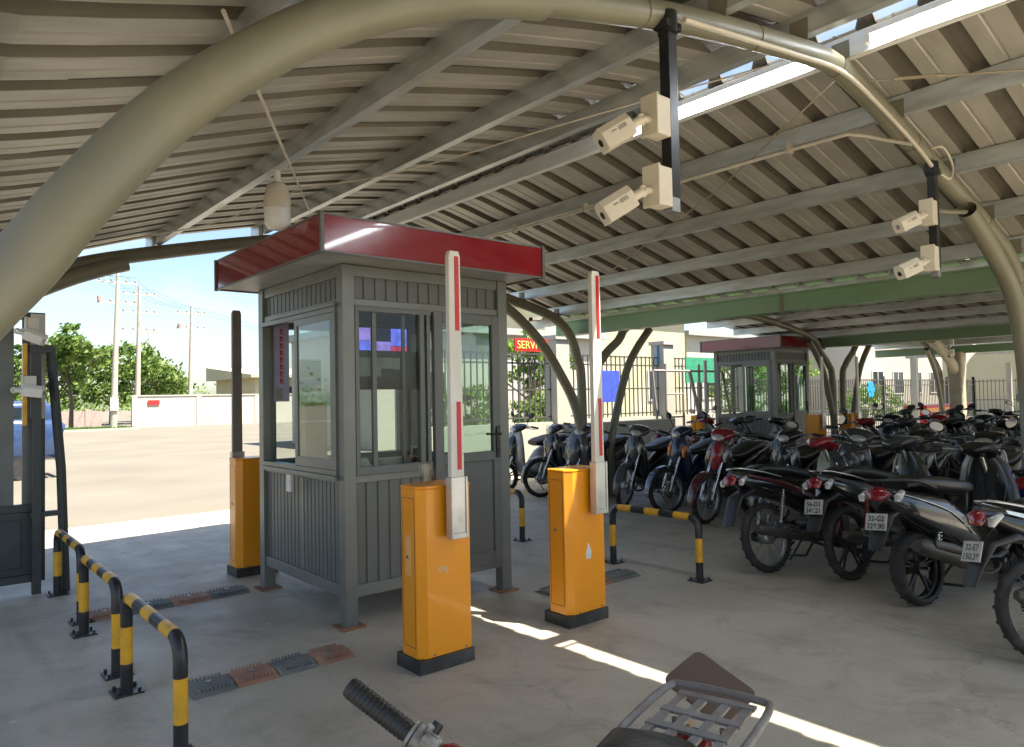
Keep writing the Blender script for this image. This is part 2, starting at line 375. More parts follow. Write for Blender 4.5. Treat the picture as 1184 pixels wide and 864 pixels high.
# ------------------------------------------------------------------ canopies
AT1 = [(-.2,2.42),(.3,2.50),(.88,2.68),(1.85,3.01),(2.9,3.26),(3.65,3.38),(4.0,3.42),(4.4,3.36),(4.85,3.25),(5.7,3.03),(6.5,2.83),(7.1,2.66),(7.5,2.56)]
PD = .125
def c_purlin(b, x, z, y0, y1, flip=1):
    t = .005; w = .06*flip; h = PD
    poly = [(x,z),(x+w,z),(x+w,z+.018),(x+w-t*flip,z+.018),(x+w-t*flip,z+t),(x+t*flip,z+t),(x+t*flip,z+h-t),(x+w-t*flip,z+h-t),(x+w-t*flip,z+h-.018),(x+w,z+h-.018),(x+w,z+h),(x,z+h)]
    b.prism(poly, 'y', y0, y1)
def sheet(b, xs, zf, y0, y1, per=.325):
    ys = []; y = y0
    while y < y1-.01:
        ys += [(y,0),(y+.09,0),(y+.097,.006),(y+.107,.006),(y+.114,0),(y+.195,0),(y+.210,.052),(y+.292,.052),(y+.307,0)]; y += per
    ys = [q for q in ys if q[0] <= y1] + [(y1, 0)]
    n = len(ys); vs = []; fs = []
    for x in xs:
        z = zf(x)
        for (yy, h) in ys: vs.append((x, yy, z+h))
    for i in range(len(xs)-1):
        for j in range(n-1): fs.append((i*n+j, i*n+j+1, (i+1)*n+j+1, (i+1)*n+j))
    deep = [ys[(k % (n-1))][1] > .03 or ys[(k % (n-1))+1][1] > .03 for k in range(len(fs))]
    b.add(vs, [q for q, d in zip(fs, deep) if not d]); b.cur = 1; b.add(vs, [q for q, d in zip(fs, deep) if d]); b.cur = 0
CY0, CY1 = -1.1, 7.75
canopy = empty('parking_canopy', (3.8, 1.9, 0), 0, 'near barrel canopy of ribbed sheet on cream tube arches over the toll lanes', 'canopy')
off = Matrix.Translation((-3.8, -1.9, 0))
zS = lambda x: lerp_tab(AT1, x)+PD+.001
def frange(a, b, n): return [a+(b-a)*i/(n-1) for i in range(n)]
one(lambda b: sheet(b, frange(-.35, 3.96, 22), zS, CY0, CY1), 'roof_sheet', ['roof','rib_shade'], canopy, T=off, solid=.002)
one(lambda b: sheet(b, frange(4.10, 7.62, 20), zS, CY0, CY1), 'roof_sheet', ['roof','rib_shade'], canopy, T=off, solid=.002)
def ridge(b):
    b.add([(3.70,3.0,3.545),(4.0,3.0,3.60),(4.30,3.0,3.515),(3.70,CY1,3.545),(4.0,CY1,3.60),(4.30,CY1,3.515)], [(0,1,4,3),(1,2,5,4)])
one(ridge, 'ridge_cap', 'galv', canopy, T=off, solid=.003)
y = CY0+.192
while y < CY1:
    def laps(b):
        for seg in (SEG,):
            xs = frange(seg[0], seg[1], 16)
            for i in range(15):
                a, c = xs[i], xs[i+1]; za, zc = zS(a)-.0035, zS(c)-.0035
                b.add([(a,y-.006,za),(a,y+.003,za),(c,y+.003,zc),(c,y-.006,zc)], [(0,1,2,3)])
    for SEG in ((-.35, 3.9), (4.1, 7.5)): one(laps, 'lap_seam', 'dark_seam', canopy, T=off)
    y += .325*3
PX = [.1,.88,1.86,2.9,3.65,4.12,4.85,5.7,6.5,7.15]
for x in PX: one(lambda b: c_purlin(b, x, lerp_tab(AT1, x+.03)-.001, CY0, CY1), 'purlin', 'galv_lit' if x == 4.12 else 'galv', canopy, T=off)
for fy in (1.9, 7.45):
    for x in PX:
        z = lerp_tab(AT1, x); one(lambda b: b.b2((x-.006,fy-.05,z-.03),(x,fy+.05,z+.09)), 'purlin_cleat', 'arch', canopy, T=off)
# near frame
fr = [(1.40,2.835),(1.60,2.895),(1.80,2.950),(2.13,3.03),(2.55,3.125),(2.95,3.20),(3.43,3.275),(3.85,3.335),(4.0,3.34),(4.12,3.33),(4.42,3.275),(4.95,3.147),(5.42,3.035),(6.0,2.885),(6.39,2.785),(6.85,2.64),(7.12,2.48),(7.27,2.30),(7.39,2.05),(7.43,1.8),(7.43,0)]
def path(l, y): return smooth_path([(x, y, z) for x, z in l], 4)
one(lambda b: b.tube(path(fr, 1.9), .060, 20), 'arch_tube', 'arch', canopy, T=off)
tl = [(-.16,0),(-.16,1.0),(-.06,1.4),(.08,1.64),(.211,1.813),(.322,1.979),(.528,2.24),(.8,2.485),(.997,2.62),(1.206,2.735),(1.487,2.855),(1.777,2.94)]
def open_tube(b, pts, r, T=None):
    b.tube(pts, r, 24, cap=False); b.tube(pts[-4:] , r*.93, 24, cap=False)
    p = Vector(pts[-1]); t = (p-Vector(pts[-2])).normalized()
    q = Matrix.Translation(p) @ t.to_track_quat('Z','Y').to_matrix().to_4x4()
    b.torus((0,0,0), r*.965, r*.045, 'z', 24, 6, q)
one(lambda b: open_tube(b, path(tl, 1.9), .071), 'brace_tube', 'arch', canopy, T=off)
tr = [(7.17,1.42),(7.165,1.6),(7.12,1.81),(7.02,2.08),(6.82,2.33),(6.38,2.59),(5.93,2.795)]
one(lambda b: open_tube(b, path(tr, 1.86), .066), 'brace_tube', 'arch', canopy, T=off)
def ped(b):
    b.tube([(7.17,1.86,0),(7.17,1.86,1.40)], .058, 18); b.tube([(7.17,1.86,1.38),(7.17,1.86,1.44)], .078, 18)
    b.b2((6.98,1.65,0),(7.62,2.15,.03))
one(ped, 'column_base', 'grey_trim', canopy, T=off)
def welds(b):
    P = path(fr, 1.9)
    for i in (6, 14, 22, 34, 45, 56, 66):
        if i < len(P)-1:
            t = (P[i+1]-P[i]).normalized(); q = Matrix.Translation(P[i]) @ t.to_track_quat('Z','Y').to_matrix().to_4x4(); b.torus((0,0,0), .0605, .0035, 'z', 24, 6, q)
one(welds, 'weld_seams', 'rust_paint', canopy, T=off)
# end frame
fr2 = [(0,0),(0,1.3),(.1,1.78),(.35,2.2),(.75,2.55),(1.23,2.76),(1.83,2.93),(2.9,3.175),(3.6,3.29),(4.0,3.335),(4.6,3.24),(5.4,3.03),(6.3,2.81),(6.8,2.70),(7.15,2.58),(7.42,2.35),(7.55,2.02),(7.62,1.7),(7.62,0)]
one(lambda b: b.tube(path(fr2, 7.45), .067, 18), 'arch_tube', 'arch', canopy, T=off)
one(lambda b: open_tube(b, path([(.2,0),(.2,1.5),(.4,2.0),(.75,2.38),(1.1,2.59),(1.4,2.72),(1.6,2.79)], 7.33), .068), 'brace_tube', 'arch', canopy, T=off)
one(lambda b: open_tube(b, path([(7.5,0),(7.5,.9),(7.37,1.4),(7.09,1.83),(6.75,2.24),(6.32,2.58),(6.05,2.72)], 7.36), .068), 'brace_tube', 'arch', canopy, T=off)
# gutter
def gutter(b, x, z, y0, y1):
    b.prism([(x,z),(x+.22,z),(x+.22,z+.2),(x+.2,z+.2),(x+.2,z+.02),(x+.02,z+.02),(x+.02,z+.2),(x-.035,z+.2),(x-.035,z+.18),(x,z+.18)], 'y', y0, y1)
one(lambda b: gutter(b, 7.56, 2.40, CY0, 7.9), 'gutter', 'green', canopy, T=off)
for y in (.3, 4.25): one(lambda b: b.box((7.555, y, 2.5), (.012, .04, .22)), 'gutter_strap', 'arch', canopy, T=off)

# second and third canopies: flatter
def far_canopy(x0, x1, peak, eave, y0, y1, label, frames, gz, nm='parking_canopy'):
    c = (x0+x1)/2; w = (x1-x0)/2
    e = empty(nm, (c, 4, 0), 0, label, 'canopy'); of = Matrix.Translation((-c, -4, 0))
    def AT(x): 
        t = abs(x-c)/w; return peak-(peak-eave)*t
    one(lambda b: sheet(b, [x0-.21, c, x1+.17], lambda x: AT(x)+PD, y0, y1), 'roof_sheet', ['roof','rib_shade'], e, T=of, solid=.002)
    for i in range(8):
        x = x0+.15+(x1-x0-.4)*i/7
        one(lambda b: c_purlin(b, x, AT(x+.03), y0, y1), 'purlin', 'galv', e, T=of)
    for fy in frames:
        pts = [(x0-.05,0),(x0-.05,1.7),(x0+.1,2.05),(x0+.45,2.32),(x0+1.,AT(x0+1.)-.07),(c,peak-.07),(x1-1.,AT(x1-1.)-.07),(x1-.45,2.32),(x1-.1,2.05),(x1+.05,1.7),(x1+.05,0)]
        one(lambda b: b.tube(path(pts, fy), .065, 14), 'arch_tube', 'arch', e, T=of)
        for sgn, xa in ((1, x0+.12), (-1, x1-.12)):
            q = [(xa,0),(xa,.7),(xa+sgn*.14,1.2),(xa+sgn*.40,1.86),(xa+sgn*.66,2.22),(xa+sgn*.97,2.52)]
            one(lambda b: open_tube(b, path(q, fy-.1), .06), 'brace_tube', 'arch', e, T=of)
    one(lambda b: gutter(b, x1+.12, gz, y0, y1+.15), 'gutter', 'green', e, T=of)
    return e
far_canopy(7.98, 15.2, 3.02, 2.62, -1.3, 9.0, 'second canopy with flatter ribbed roof behind the first green gutter', (1.9, 7.45), 2.44)
far_canopy(15.75, 21.2, 3.0, 2.60, -1.3, 9.0, 'third canopy farthest back with pale roof above the street fence', (1.9, 7.45), 2.42)

# stout concrete column with arms, far back
cc = empty('concrete_column', (21.4, 7.1, 0), 0, 'stout grey column with two thick arms far behind the motorbikes', 'column')
one(lambda b: b.loft([(0,0,.17,.17),(0,1.7,.17,.17),(0,2.0,.19,.2),(0,2.45,.2,.26)], 16, 5), 'shaft', 'cream_concrete', cc)
def carm(b):
    b.tube(smooth_path([(0,0,1.75),(-.15,0,2.0),(-.6,0,2.3),(-1.6,0,2.75)],5), .12, 12); b.tube(smooth_path([(0,0,1.75),(.15,0,2.0),(.6,0,2.3),(1.4,0,2.6)],5), .12, 12)
one(carm, 'arm', 'cream_concrete', cc)

# long distant shed roof beyond
def shed(b):
    b.b2((23,5.0,2.42),(23.2,9,2.75)); b.b2((23,5,2.75),(32,9,2.85))
    for i in range(22): b.b2((23.2,5+i*.18,2.70),(32,5.06+i*.18,2.748))
    for y in (5.2,8.8):
        for x in (23.1,31.8): b.b2((x-.08,y-.08,0),(x+.08,y+.08,2.42))
tag(one(shed, 'shed_roof', 'roof'), 'low flat shed roof on posts far beyond the right hand canopies', 'shed')

# ------------------------------------------------------------------ conduits, rods, wires
def rod(name, pts, r, m, label, cat, group=None, extra=None, sm=True):
    b = MB(); b.tube(smooth_path(pts, 5) if sm else pts, r, 8)
    if extra: extra(b)
    return tag(b.build(name, m), label, cat, group)
def turnb(p, d, b):
    p = Vector(p); d = Vector(d).normalized()
    q = d.cross(Vector((0,0,1))).normalized()
    for s in (-1, 1): b.tube([p-d*.11+q*.012*s, p+d*.11+q*.012*s], .005, 6)
    b.tube([p-d*.13, p-d*.09], .014, 8); b.tube([p+d*.09, p+d*.13], .014, 8)
rod('brace_rod', [(.77,2.27,2.72),(1.7,4.0,2.93),(2.68,5.8,3.12)], .008, 'conduit', 'thin pale tie rod crossing under the roof above the booth roof', 'tie rod', None, sm=False)
d = Vector((2.63,4.9,-.53))
rod('brace_rod', [(4.22,1.98,3.33),(5.12,3.4,3.16),(6.93,6.88,2.80)], .006, 'wire', 'long tie rod with turnbuckle slanting from the ridge to the far column', 'tie rod', None, lambda b: turnb((4.55,2.5,3.27), d, b), sm=False)
rod('brace_rod', [(4.33,1.86,3.31),(4.9,.9,3.22),(6.2,-1.4,2.95)], .006, 'wire', 'short tie rod with turnbuckle right of the ridge and fluorescent bright gap', 'tie rod', None, lambda b: turnb((4.47,1.62,3.29), (.57,-.96,-.09), b), sm=False)
rod('cable', [(1.0,6.85,2.74),(1.45,6.15,2.80),(1.85,5.5,2.86),(2.06,4.7,2.93),(2.44,4.2,2.98),(2.72,3.6,3.03),(2.93,2.97,3.07),(3.5,2.0,3.22)], .005, 'conduit', 'thin slack cable sagging under the left roof sheets', 'cable')
def cond(b):
    pts = [(2.50,1.80,3.06),(2.95,1.80,3.12),(3.43,1.81,3.19),(3.95,1.82,3.25),(4.42,1.83,3.19),(4.95,1.83,3.06),(5.24,1.84,2.98)]
    b.tube(smooth_path(pts,4), .013, 8)
cd = MB(); cond(cd); tag(cd.build('conduit', 'conduit'), 'pale plastic conduit strapped along the near arch to the right camera pole', 'conduit')
def cond2(b):
    b.tube(smooth_path([(4.93,1.84,3.06),(4.9,1.98,3.12),(4.82,2.15,3.185),(4.80,2.4,3.20),(4.80,4.2,3.20),(4.80,6.7,3.20)],4), .014, 8)
    for y in (2.6,3.6,4.6,5.6): b.b2((4.78,y-.01,3.18),(4.84,y+.01,3.26))
cd = MB(); cond2(cd); tag(cd.build('conduit', 'conduit'), 'straight plastic conduit running under the purlin beyond the near arch', 'conduit')
rod('cable', [(5.26,1.84,3.10),(5.40,1.82,3.13),(5.50,1.80,3.02),(5.44,1.80,2.92),(5.34,1.82,2.94)], .008, 'cctv', 'white cable looping round the arch at the right camera pole', 'cable')
rod('cable', [(4.10,1.9,3.37),(4.12,1.5,3.40),(4.11,1.0,3.38),(4.12,.4,3.40)], .009, 'conduit', 'loose cable lying along the ridge purlin beside the bright gap', 'cable')

# ------------------------------------------------------------------ tube lights along the ridge
tem = bpy.data.materials.new('lit_tube'); tem.use_nodes = True; _e = tem.node_tree.nodes.new('ShaderNodeEmission'); _e.inputs[0].default_value = (.86,.93,1,1); _e.inputs[1].default_value = 11.0
tem.node_tree.links.new(_e.outputs[0], tem.node_tree.nodes['Material Output'].inputs[0]); M['lit_tube'] = tem
for ya, yb, l in ((-.35, 1.74, 'lit tube light along the ridge at the top right, nearer than the arch'), (2.05, 3.75, 'lit tube light along the ridge beyond the arch behind the thick black pole')):
    e = empty('tube_light', (4.083, (ya+yb)/2, 3.44), 0, l, 'lamp', 'tube lights along the ridge'); L_ = (yb-ya)/2
    one(lambda b: (b.b2((-.026,-L_,.012),(.033,L_,.045)), b.b2((-.024,-L_,-.03),(.03,-L_+.03,.012)), b.b2((-.024,L_-.03,-.03),(.03,L_,.012))), 'housing', 'cctv_white', e)
    one(lambda b: b.tube([(.0,-L_+.03,-.012),(.0,L_-.03,-.012)], .022, 14), 'lamp_tube', 'lit_tube', e)
# ------------------------------------------------------------------ camera poles and cctv
def pole(x, y, zt, zb, label):
    p = empty('camera_pole', (x, y, zb), 0, label, 'pole')
    one(lambda b: b.box((0,0,(zt-zb)/2+.03), (.058,.05,zt-zb-.06)), 'pole_shaft', 'black', p, bevel=.003)
    one(lambda b: b.box((0,0,.03), (.054,.046,.06)), 'end_cap', 'alloy', p, bevel=.003)
    def br(b): b.tube([(0,0,zt-zb-.05),(0,0,zt-zb+.04)], .042, 12); b.box((0,0,zt-zb-.02),(.10,.07,.03))
    one(br, 'clamp', 'black', p)
pole(2.465, 1.86, 3.06, 2.255, 'thick black square pole hanging from the near arch left of centre')
pole(5.30, 1.86, 2.98, 2.245, 'black square pole hanging from the right part of the near arch')
def cctv(loc, label, sc=1., aim=(-.75,-.35,-.38), name='security_camera', white='cctv', group='cctv cameras on hanging poles'):
    e = empty(name, loc, 0, label, 'camera', group)
    # junction box attached to pole
    def jb(b):
        b.box((-.045,0,0),(.085,.075,.16)); b.box((-.092,0,0),(.012,.088,.172))
    one(jb, 'junction_box', white, e, bevel=.004)
    d = Vector(aim).normalized(); st = Vector((-.10,0,-.02)); hub = Vector((-.145,0,-.03))
    def ar(b): b.tube([st, hub], .016, 10); b.tube([hub, hub+d*.06], .020, 10); b.torus(tuple(hub), .018, .008, 'y', 16, 6)
    one(ar, 'bracket', white, e)
    z = -d; q = Matrix.Translation(hub+d*.125) @ z.to_track_quat('X','Z').to_matrix().to_4x4() @ Matrix.Diagonal((.80,.88,.88,1))
    def hs(b):
        b.add([(-0.095,-0.049,-0.046),(-0.095,0.049,-0.046),(-0.095,0.056,0.029),(-0.095,0.037,0.061),(-0.095,-0.037,0.061),(-0.095,-0.056,0.029),
               (0.081,-0.049,-0.046),(0.081,0.049,-0.046),(0.081,0.056,0.029),(0.081,0.037,0.061),(0.081,-0.037,0.061),(0.081,-0.056,0.029)],
              [(0,1,2,3,4,5),(11,10,9,8,7,6)]+[(i,(i+1)%6,(i+1)%6+6,i+6) for i in range(6)], False, q)
    one(hs, 'housing', white, e, bevel=.005)
    one(lambda b: b.tube([q@Vector((-.098,0,0)), q@Vector((-.0945,0,0))], .016, 16), 'lens', 'lens', e)
    def mk(b):
        for i in range(5): b.box((.0+i*.010,-.0562,.012),(.004,.001,.02),q)
        b.box((-.03,-.0562,.012),(.028,.001,.004),q)
    one(mk, 'marking', 'grey_panel', e)
    return e
cctv((2.425,1.86,2.635), 'upper ivory cctv camera on the thick black pole left of centre', aim=(-.74,.42,-.52))
cctv((2.425,1.86,2.345), 'lower ivory cctv camera on the thick black pole left of centre', aim=(-.74,.42,-.52))
cctv((5.265,1.86,2.665), 'upper ivory cctv camera on the right hanging black pole', aim=(-.8,.5,-.42))
cctv((5.265,1.86,2.36), 'lower ivory cctv camera on the right hanging black pole', aim=(-.8,.5,-.42))
# far poles with cameras in canopy 3
pole(19.9, 6.7, 2.75, 2.25, 'short black pole with cameras beside the stout grey column')
for i, (z, t) in enumerate(((2.62,'upper'),(2.38,'lower'))):
    cctv((19.86,6.66,z), t+' white camera on the far pole beside the stout column', aim=(-.8,-.1,-.3), white='cctv_white')
# horizontal spigot from pole to brace tube end
rod('spigot_pipe', [(5.34,1.86,2.70),(5.60,1.86,2.73),(5.90,1.86,2.775)], .018, 'arch', 'short cream pipe from the right camera pole to the open tube end', 'pipe')

# ------------------------------------------------------------------ hanging lamp
lamp = empty('pendant_lamp', (1.90,4.6,2.70), 0, 'white jar shaped lamp hanging from the purlin above the booth', 'lamp')
one(lambda b: b.tube([(0,0,.30),(0,0,.22)], [.016,.022], 12), 'stem', 'cctv_white', lamp)
one(lambda b: b.tube([(0,0,.235),(0,0,.22),(0,0,.15),(0,0,.10)], [.03,.05,.066,.068], 24), 'lamp_housing', 'cctv', lamp)
one(lambda b: b.tube([(0,0,.10),(0,0,.03),(0,0,.005),(0,0,-.005)], [.065,.064,.05,.02], 24), 'lamp_glass', 'lampglass', lamp)

lamp.scale = (1.3,1.3,1.3); lamp.location.z = 2.63
# ------------------------------------------------------------------ toll booth
def ribbed(b, axis, fixed, a0, a1, z0, z1, pitch, out):
    """vertical ribs panel; axis 'x': plane y=fixed spanning x; axis 'y': plane x=fixed spanning y; out = outward sign"""
    n = max(1, round((a1-a0)/pitch)); p = (a1-a0)/n
    prof = []
    for i in range(n):
        s = a0+i*p; prof += [(s,0),(s+p*.72,0),(s+p*.78,-.010),(s+p*.94,-.010)]
    prof.append((a1,0))
    vs = []
    for (t, h) in prof:
        o = fixed+out*h
        for z in (z0, z1): vs.append((t,o,z) if axis == 'x' else (o,t,z))
    b.add(vs, [(2*i,2*i+2,2*i+3,2*i+1) for i in range(len(prof)-1)])
def make_booth(ox, oy, label, detail=True):
    B = empty('guard_booth', (ox, oy, 0), 0, label, 'booth')
    Wd, Dp = 1.42, 1.47; Z0, Z1 = .19, 2.41
    # posts
    def fr(b):
        for (x, y) in ((0,0),(Wd-.09,0),(0,Dp-.09),(Wd-.09,Dp-.09)): b.b2((x,y,0),(x+.09,y+.09,Z1))
        for z, h in ((Z0,.08),(2.335,.075),(.945,.05),(2.135,.05)):
            b.b2((.09,.012,z),(Wd-.09,.072,z+h)); b.b2((.012,.09,z),(.072,Dp-.09,z+h))
            b.b2((.09,Dp-.072,z),(Wd-.09,Dp-.012,z+h)); b.b2((Wd-.072,.09,z),(Wd-.012,Dp-.09,z+h))
        b.b2((.028,.70,Z0+.08),(.060,.735,.945))
    one(fr, 'frame', 'grey_trim', B, bevel=.004)
    one(lambda b: b.b2((.05,.05,Z0+.02),(Wd-.05,Dp-.05,Z0+.06)), 'floor_plate', 'grey_panel', B)
    def lo(b):
        ribbed(b,'y',.03,.09,.70,Z0+.08,.945,.062,-1); ribbed(b,'y',.03,.735,Dp-.09,Z0+.08,.945,.062,-1)
        ribbed(b,'y',Wd-.03,.09,Dp-.09,Z0+.08,.945,.062,1); ribbed(b,'x',Dp-.03,.09,Wd-.09,Z0+.08,.945,.062,1)
        ribbed(b,'x',.03,.09,.72,Z0+.08,.945,.085,-1)
    one(lo, 'lower_panel', 'grey_panel', B, solid=.004)
    def up(b):
        ribbed(b,'y',.03,.09,Dp-.09,2.185,2.335,.075,-1); ribbed(b,'y',Wd-.03,.09,Dp-.09,2.185,2.335,.075,1)
        ribbed(b,'x',Dp-.03,.09,Wd-.09,2.185,2.335,.075,1); ribbed(b,'x',.03,.09,Wd-.09,2.185,2.335,.09,-1)
    one(up, 'upper_panel', 'grey_panel', B, solid=.004)
    # left face (x=0): sliding window: outer frame, one sash at near half
    def wf(b, x, s):
        for (a, c, z0, z1) in ((.09,Dp-.09,.995,1.03),(.09,Dp-.09,2.10,2.135),(.09,.125,1.03,2.10),(Dp-.125,Dp-.09,1.03,2.10)):
            b.b2((x-s*.014,a,z0),(x+s*.05,c,z1))
        b.b2((x-s*.03,.07,.965),(x,Dp-.12,.995)); b.b2((x-s*.03,.07,2.135),(x,Dp-.3,2.16))
    w = one(lambda b: wf(b,0.0,1), 'window_frame', 'grey_trim', B, bevel=.003)
    def sash(b, x, a, c):
        t = .05
        for (p, q, z0, z1) in ((a,c,1.03,1.03+.07),(a,c,2.10-t,2.10),(a,a+t,1.10,2.10-t),(c-t,c,1.10,2.10-t)):
            b.b2((x,p,z0),(x+.022,q,z1))
    s1 = one(lambda b: sash(b,-.006,.13,.76), 'window_sash', 'grey_trim', B, bevel=.003)
    one(lambda b: b.b2((.002,.18,1.10),(.007,.71,2.05)), 'pane', 'glass2', s1)
    # right outer wall windows (x=Wd)
    w2 = one(lambda b: wf(b,Wd,-1), 'window_frame', 'grey_trim', B, bevel=.003)
    def mull(b): b.b2((Wd-.03,Dp*.5-.03,1.03),(Wd,Dp*.5+.03,2.10))
    one(mull, 'mullion', 'grey_trim', w2); one(lambda b: (b.b2((Wd-.018,.125,1.03),(Wd-.012,Dp*.5-.03,2.10)), b.b2((Wd-.018,Dp*.5+.03,1.03),(Wd-.012,Dp-.125,2.10))), 'pane', 'glass', w2)
    # back wall window (y=Dp)
    def bw(b):
        for (a, c, z0, z1) in ((.09,Wd-.09,.995,1.03),(.09,Wd-.09,2.10,2.135),(.09,.125,1.03,2.10),(Wd-.125,Wd-.09,1.03,2.10),(Wd*.5-.03,Wd*.5+.03,1.03,2.10)):
            b.b2((a,Dp-.05,z0),(c,Dp+.012,z1))
    w3 = one(bw, 'window_frame', 'grey_trim', B, bevel=.003)
    one(lambda b: b.b2((.125,Dp-.022,1.03),(Wd-.125,Dp-.016,2.10)), 'pane', 'glass', w3)
    # front face (y=0): window .09-.66 and door .70-1.33
    def fw(b):
        for (a, c, z0, z1) in ((.09,.70,.995,1.05),(.09,.70,2.10,2.135),(.09,.12,1.05,2.10),(.60,.64,1.05,2.10),(.66,.69,1.05,2.10)):
            b.b2((a,-.006,z0),(c,.05,z1))
        b.b2((.225,.01,1.05),(.26,.035,2.10)); b.b2((.475,.03,1.05),(.50,.05,2.10))
    w4 = one(fw, 'window_frame', 'grey_panel', B, bevel=.003)
    one(lambda b: (b.b2((.12,.018,1.05),(.225,.024,2.10)), b.b2((.26,.018,1.05),(.60,.024,2.10))), 'pane', 'glass', w4)
    # door
    D = one(lambda b: [b.b2(p, q) for p, q in (((.72,-.012,.24),(.795,.03,2.13)),((1.255,-.012,.24),(1.33,.03,2.13)),((.795,-.012,2.055),(1.255,.03,2.13)),((.795,-.012,.24),(1.255,.03,.33)),((.795,-.012,1.02),(1.255,.03,1.09)))], 'door', 'grey_panel', B, bevel=.004)
    one(lambda b: b.b2((.795,.005,.33),(1.255,.015,1.02)), 'door_panel', 'grey_panel', D)
    one(lambda b: b.b2((.795,.006,1.09),(1.255,.012,2.055)), 'door_glass', 'glass2', D)
    def hd(b):
        b.box((1.292,-.02,1.16),(.032,.014,.24)); b.tube([(1.292,-.03,1.22),(1.292,-.06,1.22)], .009, 8); b.tube([(1.292,-.06,1.22),(1.15,-.06,1.225)], .009, 8)
        b.tube([(1.292,-.025,1.10),(1.292,-.035,1.10)], .012, 10)
    one(hd, 'door_handle', 'black', D, bevel=.002)
    # roof with fascia
    x0, x1, y0, y1 = -.29, 1.53, -.31, 1.60; zb, zt = 2.41, 2.64
    def fs(b):
        t = .02
        b.b2((x0,y0,zb),(x1,y0+t,zt)); b.b2((x0,y0+t,zb),(x0+t,y1-t,zt)); b.b2((x0,y1-t,zb),(x1,y1,zt)); b.b2((x1-t,y0+t,zb),(x1,y1-t,zt))
    rf = one(fs, 'roof_fascia', 'red_fascia', B)
    def tr(b):
        t = .012
        for (x, y) in ((x0,y0),(x1,y0),(x0,y1),(x1,y1)): b.box((x,y,(zb+zt)/2),(.024,.024,zt-zb+.02))
        for z in (zb,zt):
            b.b2((x0-t/2,y0-t/2,z-t/2),(x1+t/2,y0+t,z+t/2)); b.b2((x0-t/2,y1-t,z-t/2),(x1+t/2,y1+t/2,z+t/2))
            b.b2((x0-t/2,y0+t,z-t/2),(x0+t,y1-t,z+t/2)); b.b2((x1-t,y0+t,z-t/2),(x1+t/2,y1-t,z+t/2))
    one(tr, 'fascia_trim', 'grey_panel', rf)
    one(lambda b: b.b2((x0+.02,y0+.02,zb+.004),(x1-.02,y1-.02,zb+.03)), 'soffit', 'soffit', B)
    one(lambda b: b.b2((x0+.02,y0+.02,zt-.05),(x1-.02,y1-.02,zt-.02)), 'roof_deck', 'galv', B)
    for (x, y) in ((.045,.045),(Wd-.045,.045),(.045,Dp-.045),(Wd-.045,Dp-.045)): one(lambda b: b.box((x,y,.006),(.17,.17,.012)), 'foot_plate', 'rust', B)
    return B
booth = make_booth(2.25, 4.39, 'near dark grey guard booth with red fascia and open sliding window')
booth2 = make_booth(13.9, 8.0, 'distant grey guard booth with thin red roof line behind the motorbikes')
# things in and on the near booth
bx, by = 2.25, 4.39
o = one(lambda b: (b.box((0,0,0),(.02,.075,.125)), b.box((-.012,0,.005),(.006,.045,.06))), 'card_reader', 'cctv_white', bevel=.003); o.location = (bx-.042, by+.78, .90); tag(o, 'small white card reader box under the sliding window of the near booth', 'card reader')
dk = empty('desk', (bx+.45, by+.30, .24), 0, 'brown counter desk inside the near booth under the front window', 'desk')
one(lambda b: b.b2((-.36,-.2,.72),(.28,.2,.75)), 'desk_top', 'wood', dk)
for x in (-.34,.24):
    one(lambda b: b.b2((x-.02,-.18,0),(x+.02,.18,.72)), 'leg', 'grey_trim', dk)
scm = bpy.data.materials.new('lit_screen'); scm.use_nodes = True; _n = scm.node_tree.nodes; _l = scm.node_tree.links
_e = _n.new('ShaderNodeEmission'); _v = _n.new('ShaderNodeTexVoronoi'); _v.inputs['Scale'].default_value = 7; _v.voronoi_dimensions = '3D'
_c = _n.new('ShaderNodeValToRGB'); _c.color_ramp.elements[0].color = (.02,.03,.12,1); _c.color_ramp.elements[1].color = (.25,.28,.85,1)
_x = _c.color_ramp.elements.new(.45); _x.color = (.10,.02,.08,1)
_t = _n.new('ShaderNodeTexCoord'); _l.new(_t.outputs['Object'], _v.inputs['Vector']); _l.new(_v.outputs['Distance'], _c.inputs[0]); _l.new(_c.outputs[0], _e.inputs[0]); _e.inputs[1].default_value = .7
_l.new(_e.outputs[0], _n['Material Output'].inputs[0]); M['screen'] = scm
mo2 = empty('monitor', (bx+.74, by+1.20, 1.87), R_(-3), 'upper security monitor glowing blue behind the front window of the booth', 'monitor')
one(lambda b: b.b2((-.02,-.012,-.02),(.50,.012,.27)), 'screen_case', 'plastic', mo2)
def em(n, c, k=1.):
    m = bpy.data.materials.new(n); m.use_nodes = True; nt = m.node_tree; e_ = nt.nodes.new('ShaderNodeEmission'); e_.inputs[0].default_value = (*c,1); e_.inputs[1].default_value = k
    x_ = nt.nodes.new('ShaderNodeTexNoise'); x_.inputs['Scale'].default_value = 14; x_.inputs['Detail'].default_value = 6; mm = nt.nodes.new('ShaderNodeMath'); mm.operation = 'MULTIPLY'; mm.inputs[1].default_value = k*1.9
    t_ = nt.nodes.new('ShaderNodeTexCoord'); nt.links.new(t_.outputs['Object'], x_.inputs['Vector']); nt.links.new(x_.outputs[0], mm.inputs[0]); nt.links.new(mm.outputs[0], e_.inputs[1])
    nt.links.new(e_.outputs[0], nt.nodes['Material Output'].inputs[0]); M[n] = m
em('screen_blue', (.10,.13,.62), .55); em('screen_violet', (.22,.16,.50), .5); em('screen_red', (.45,.03,.10), .5); em('screen_dark', (.01,.012,.03), .4)
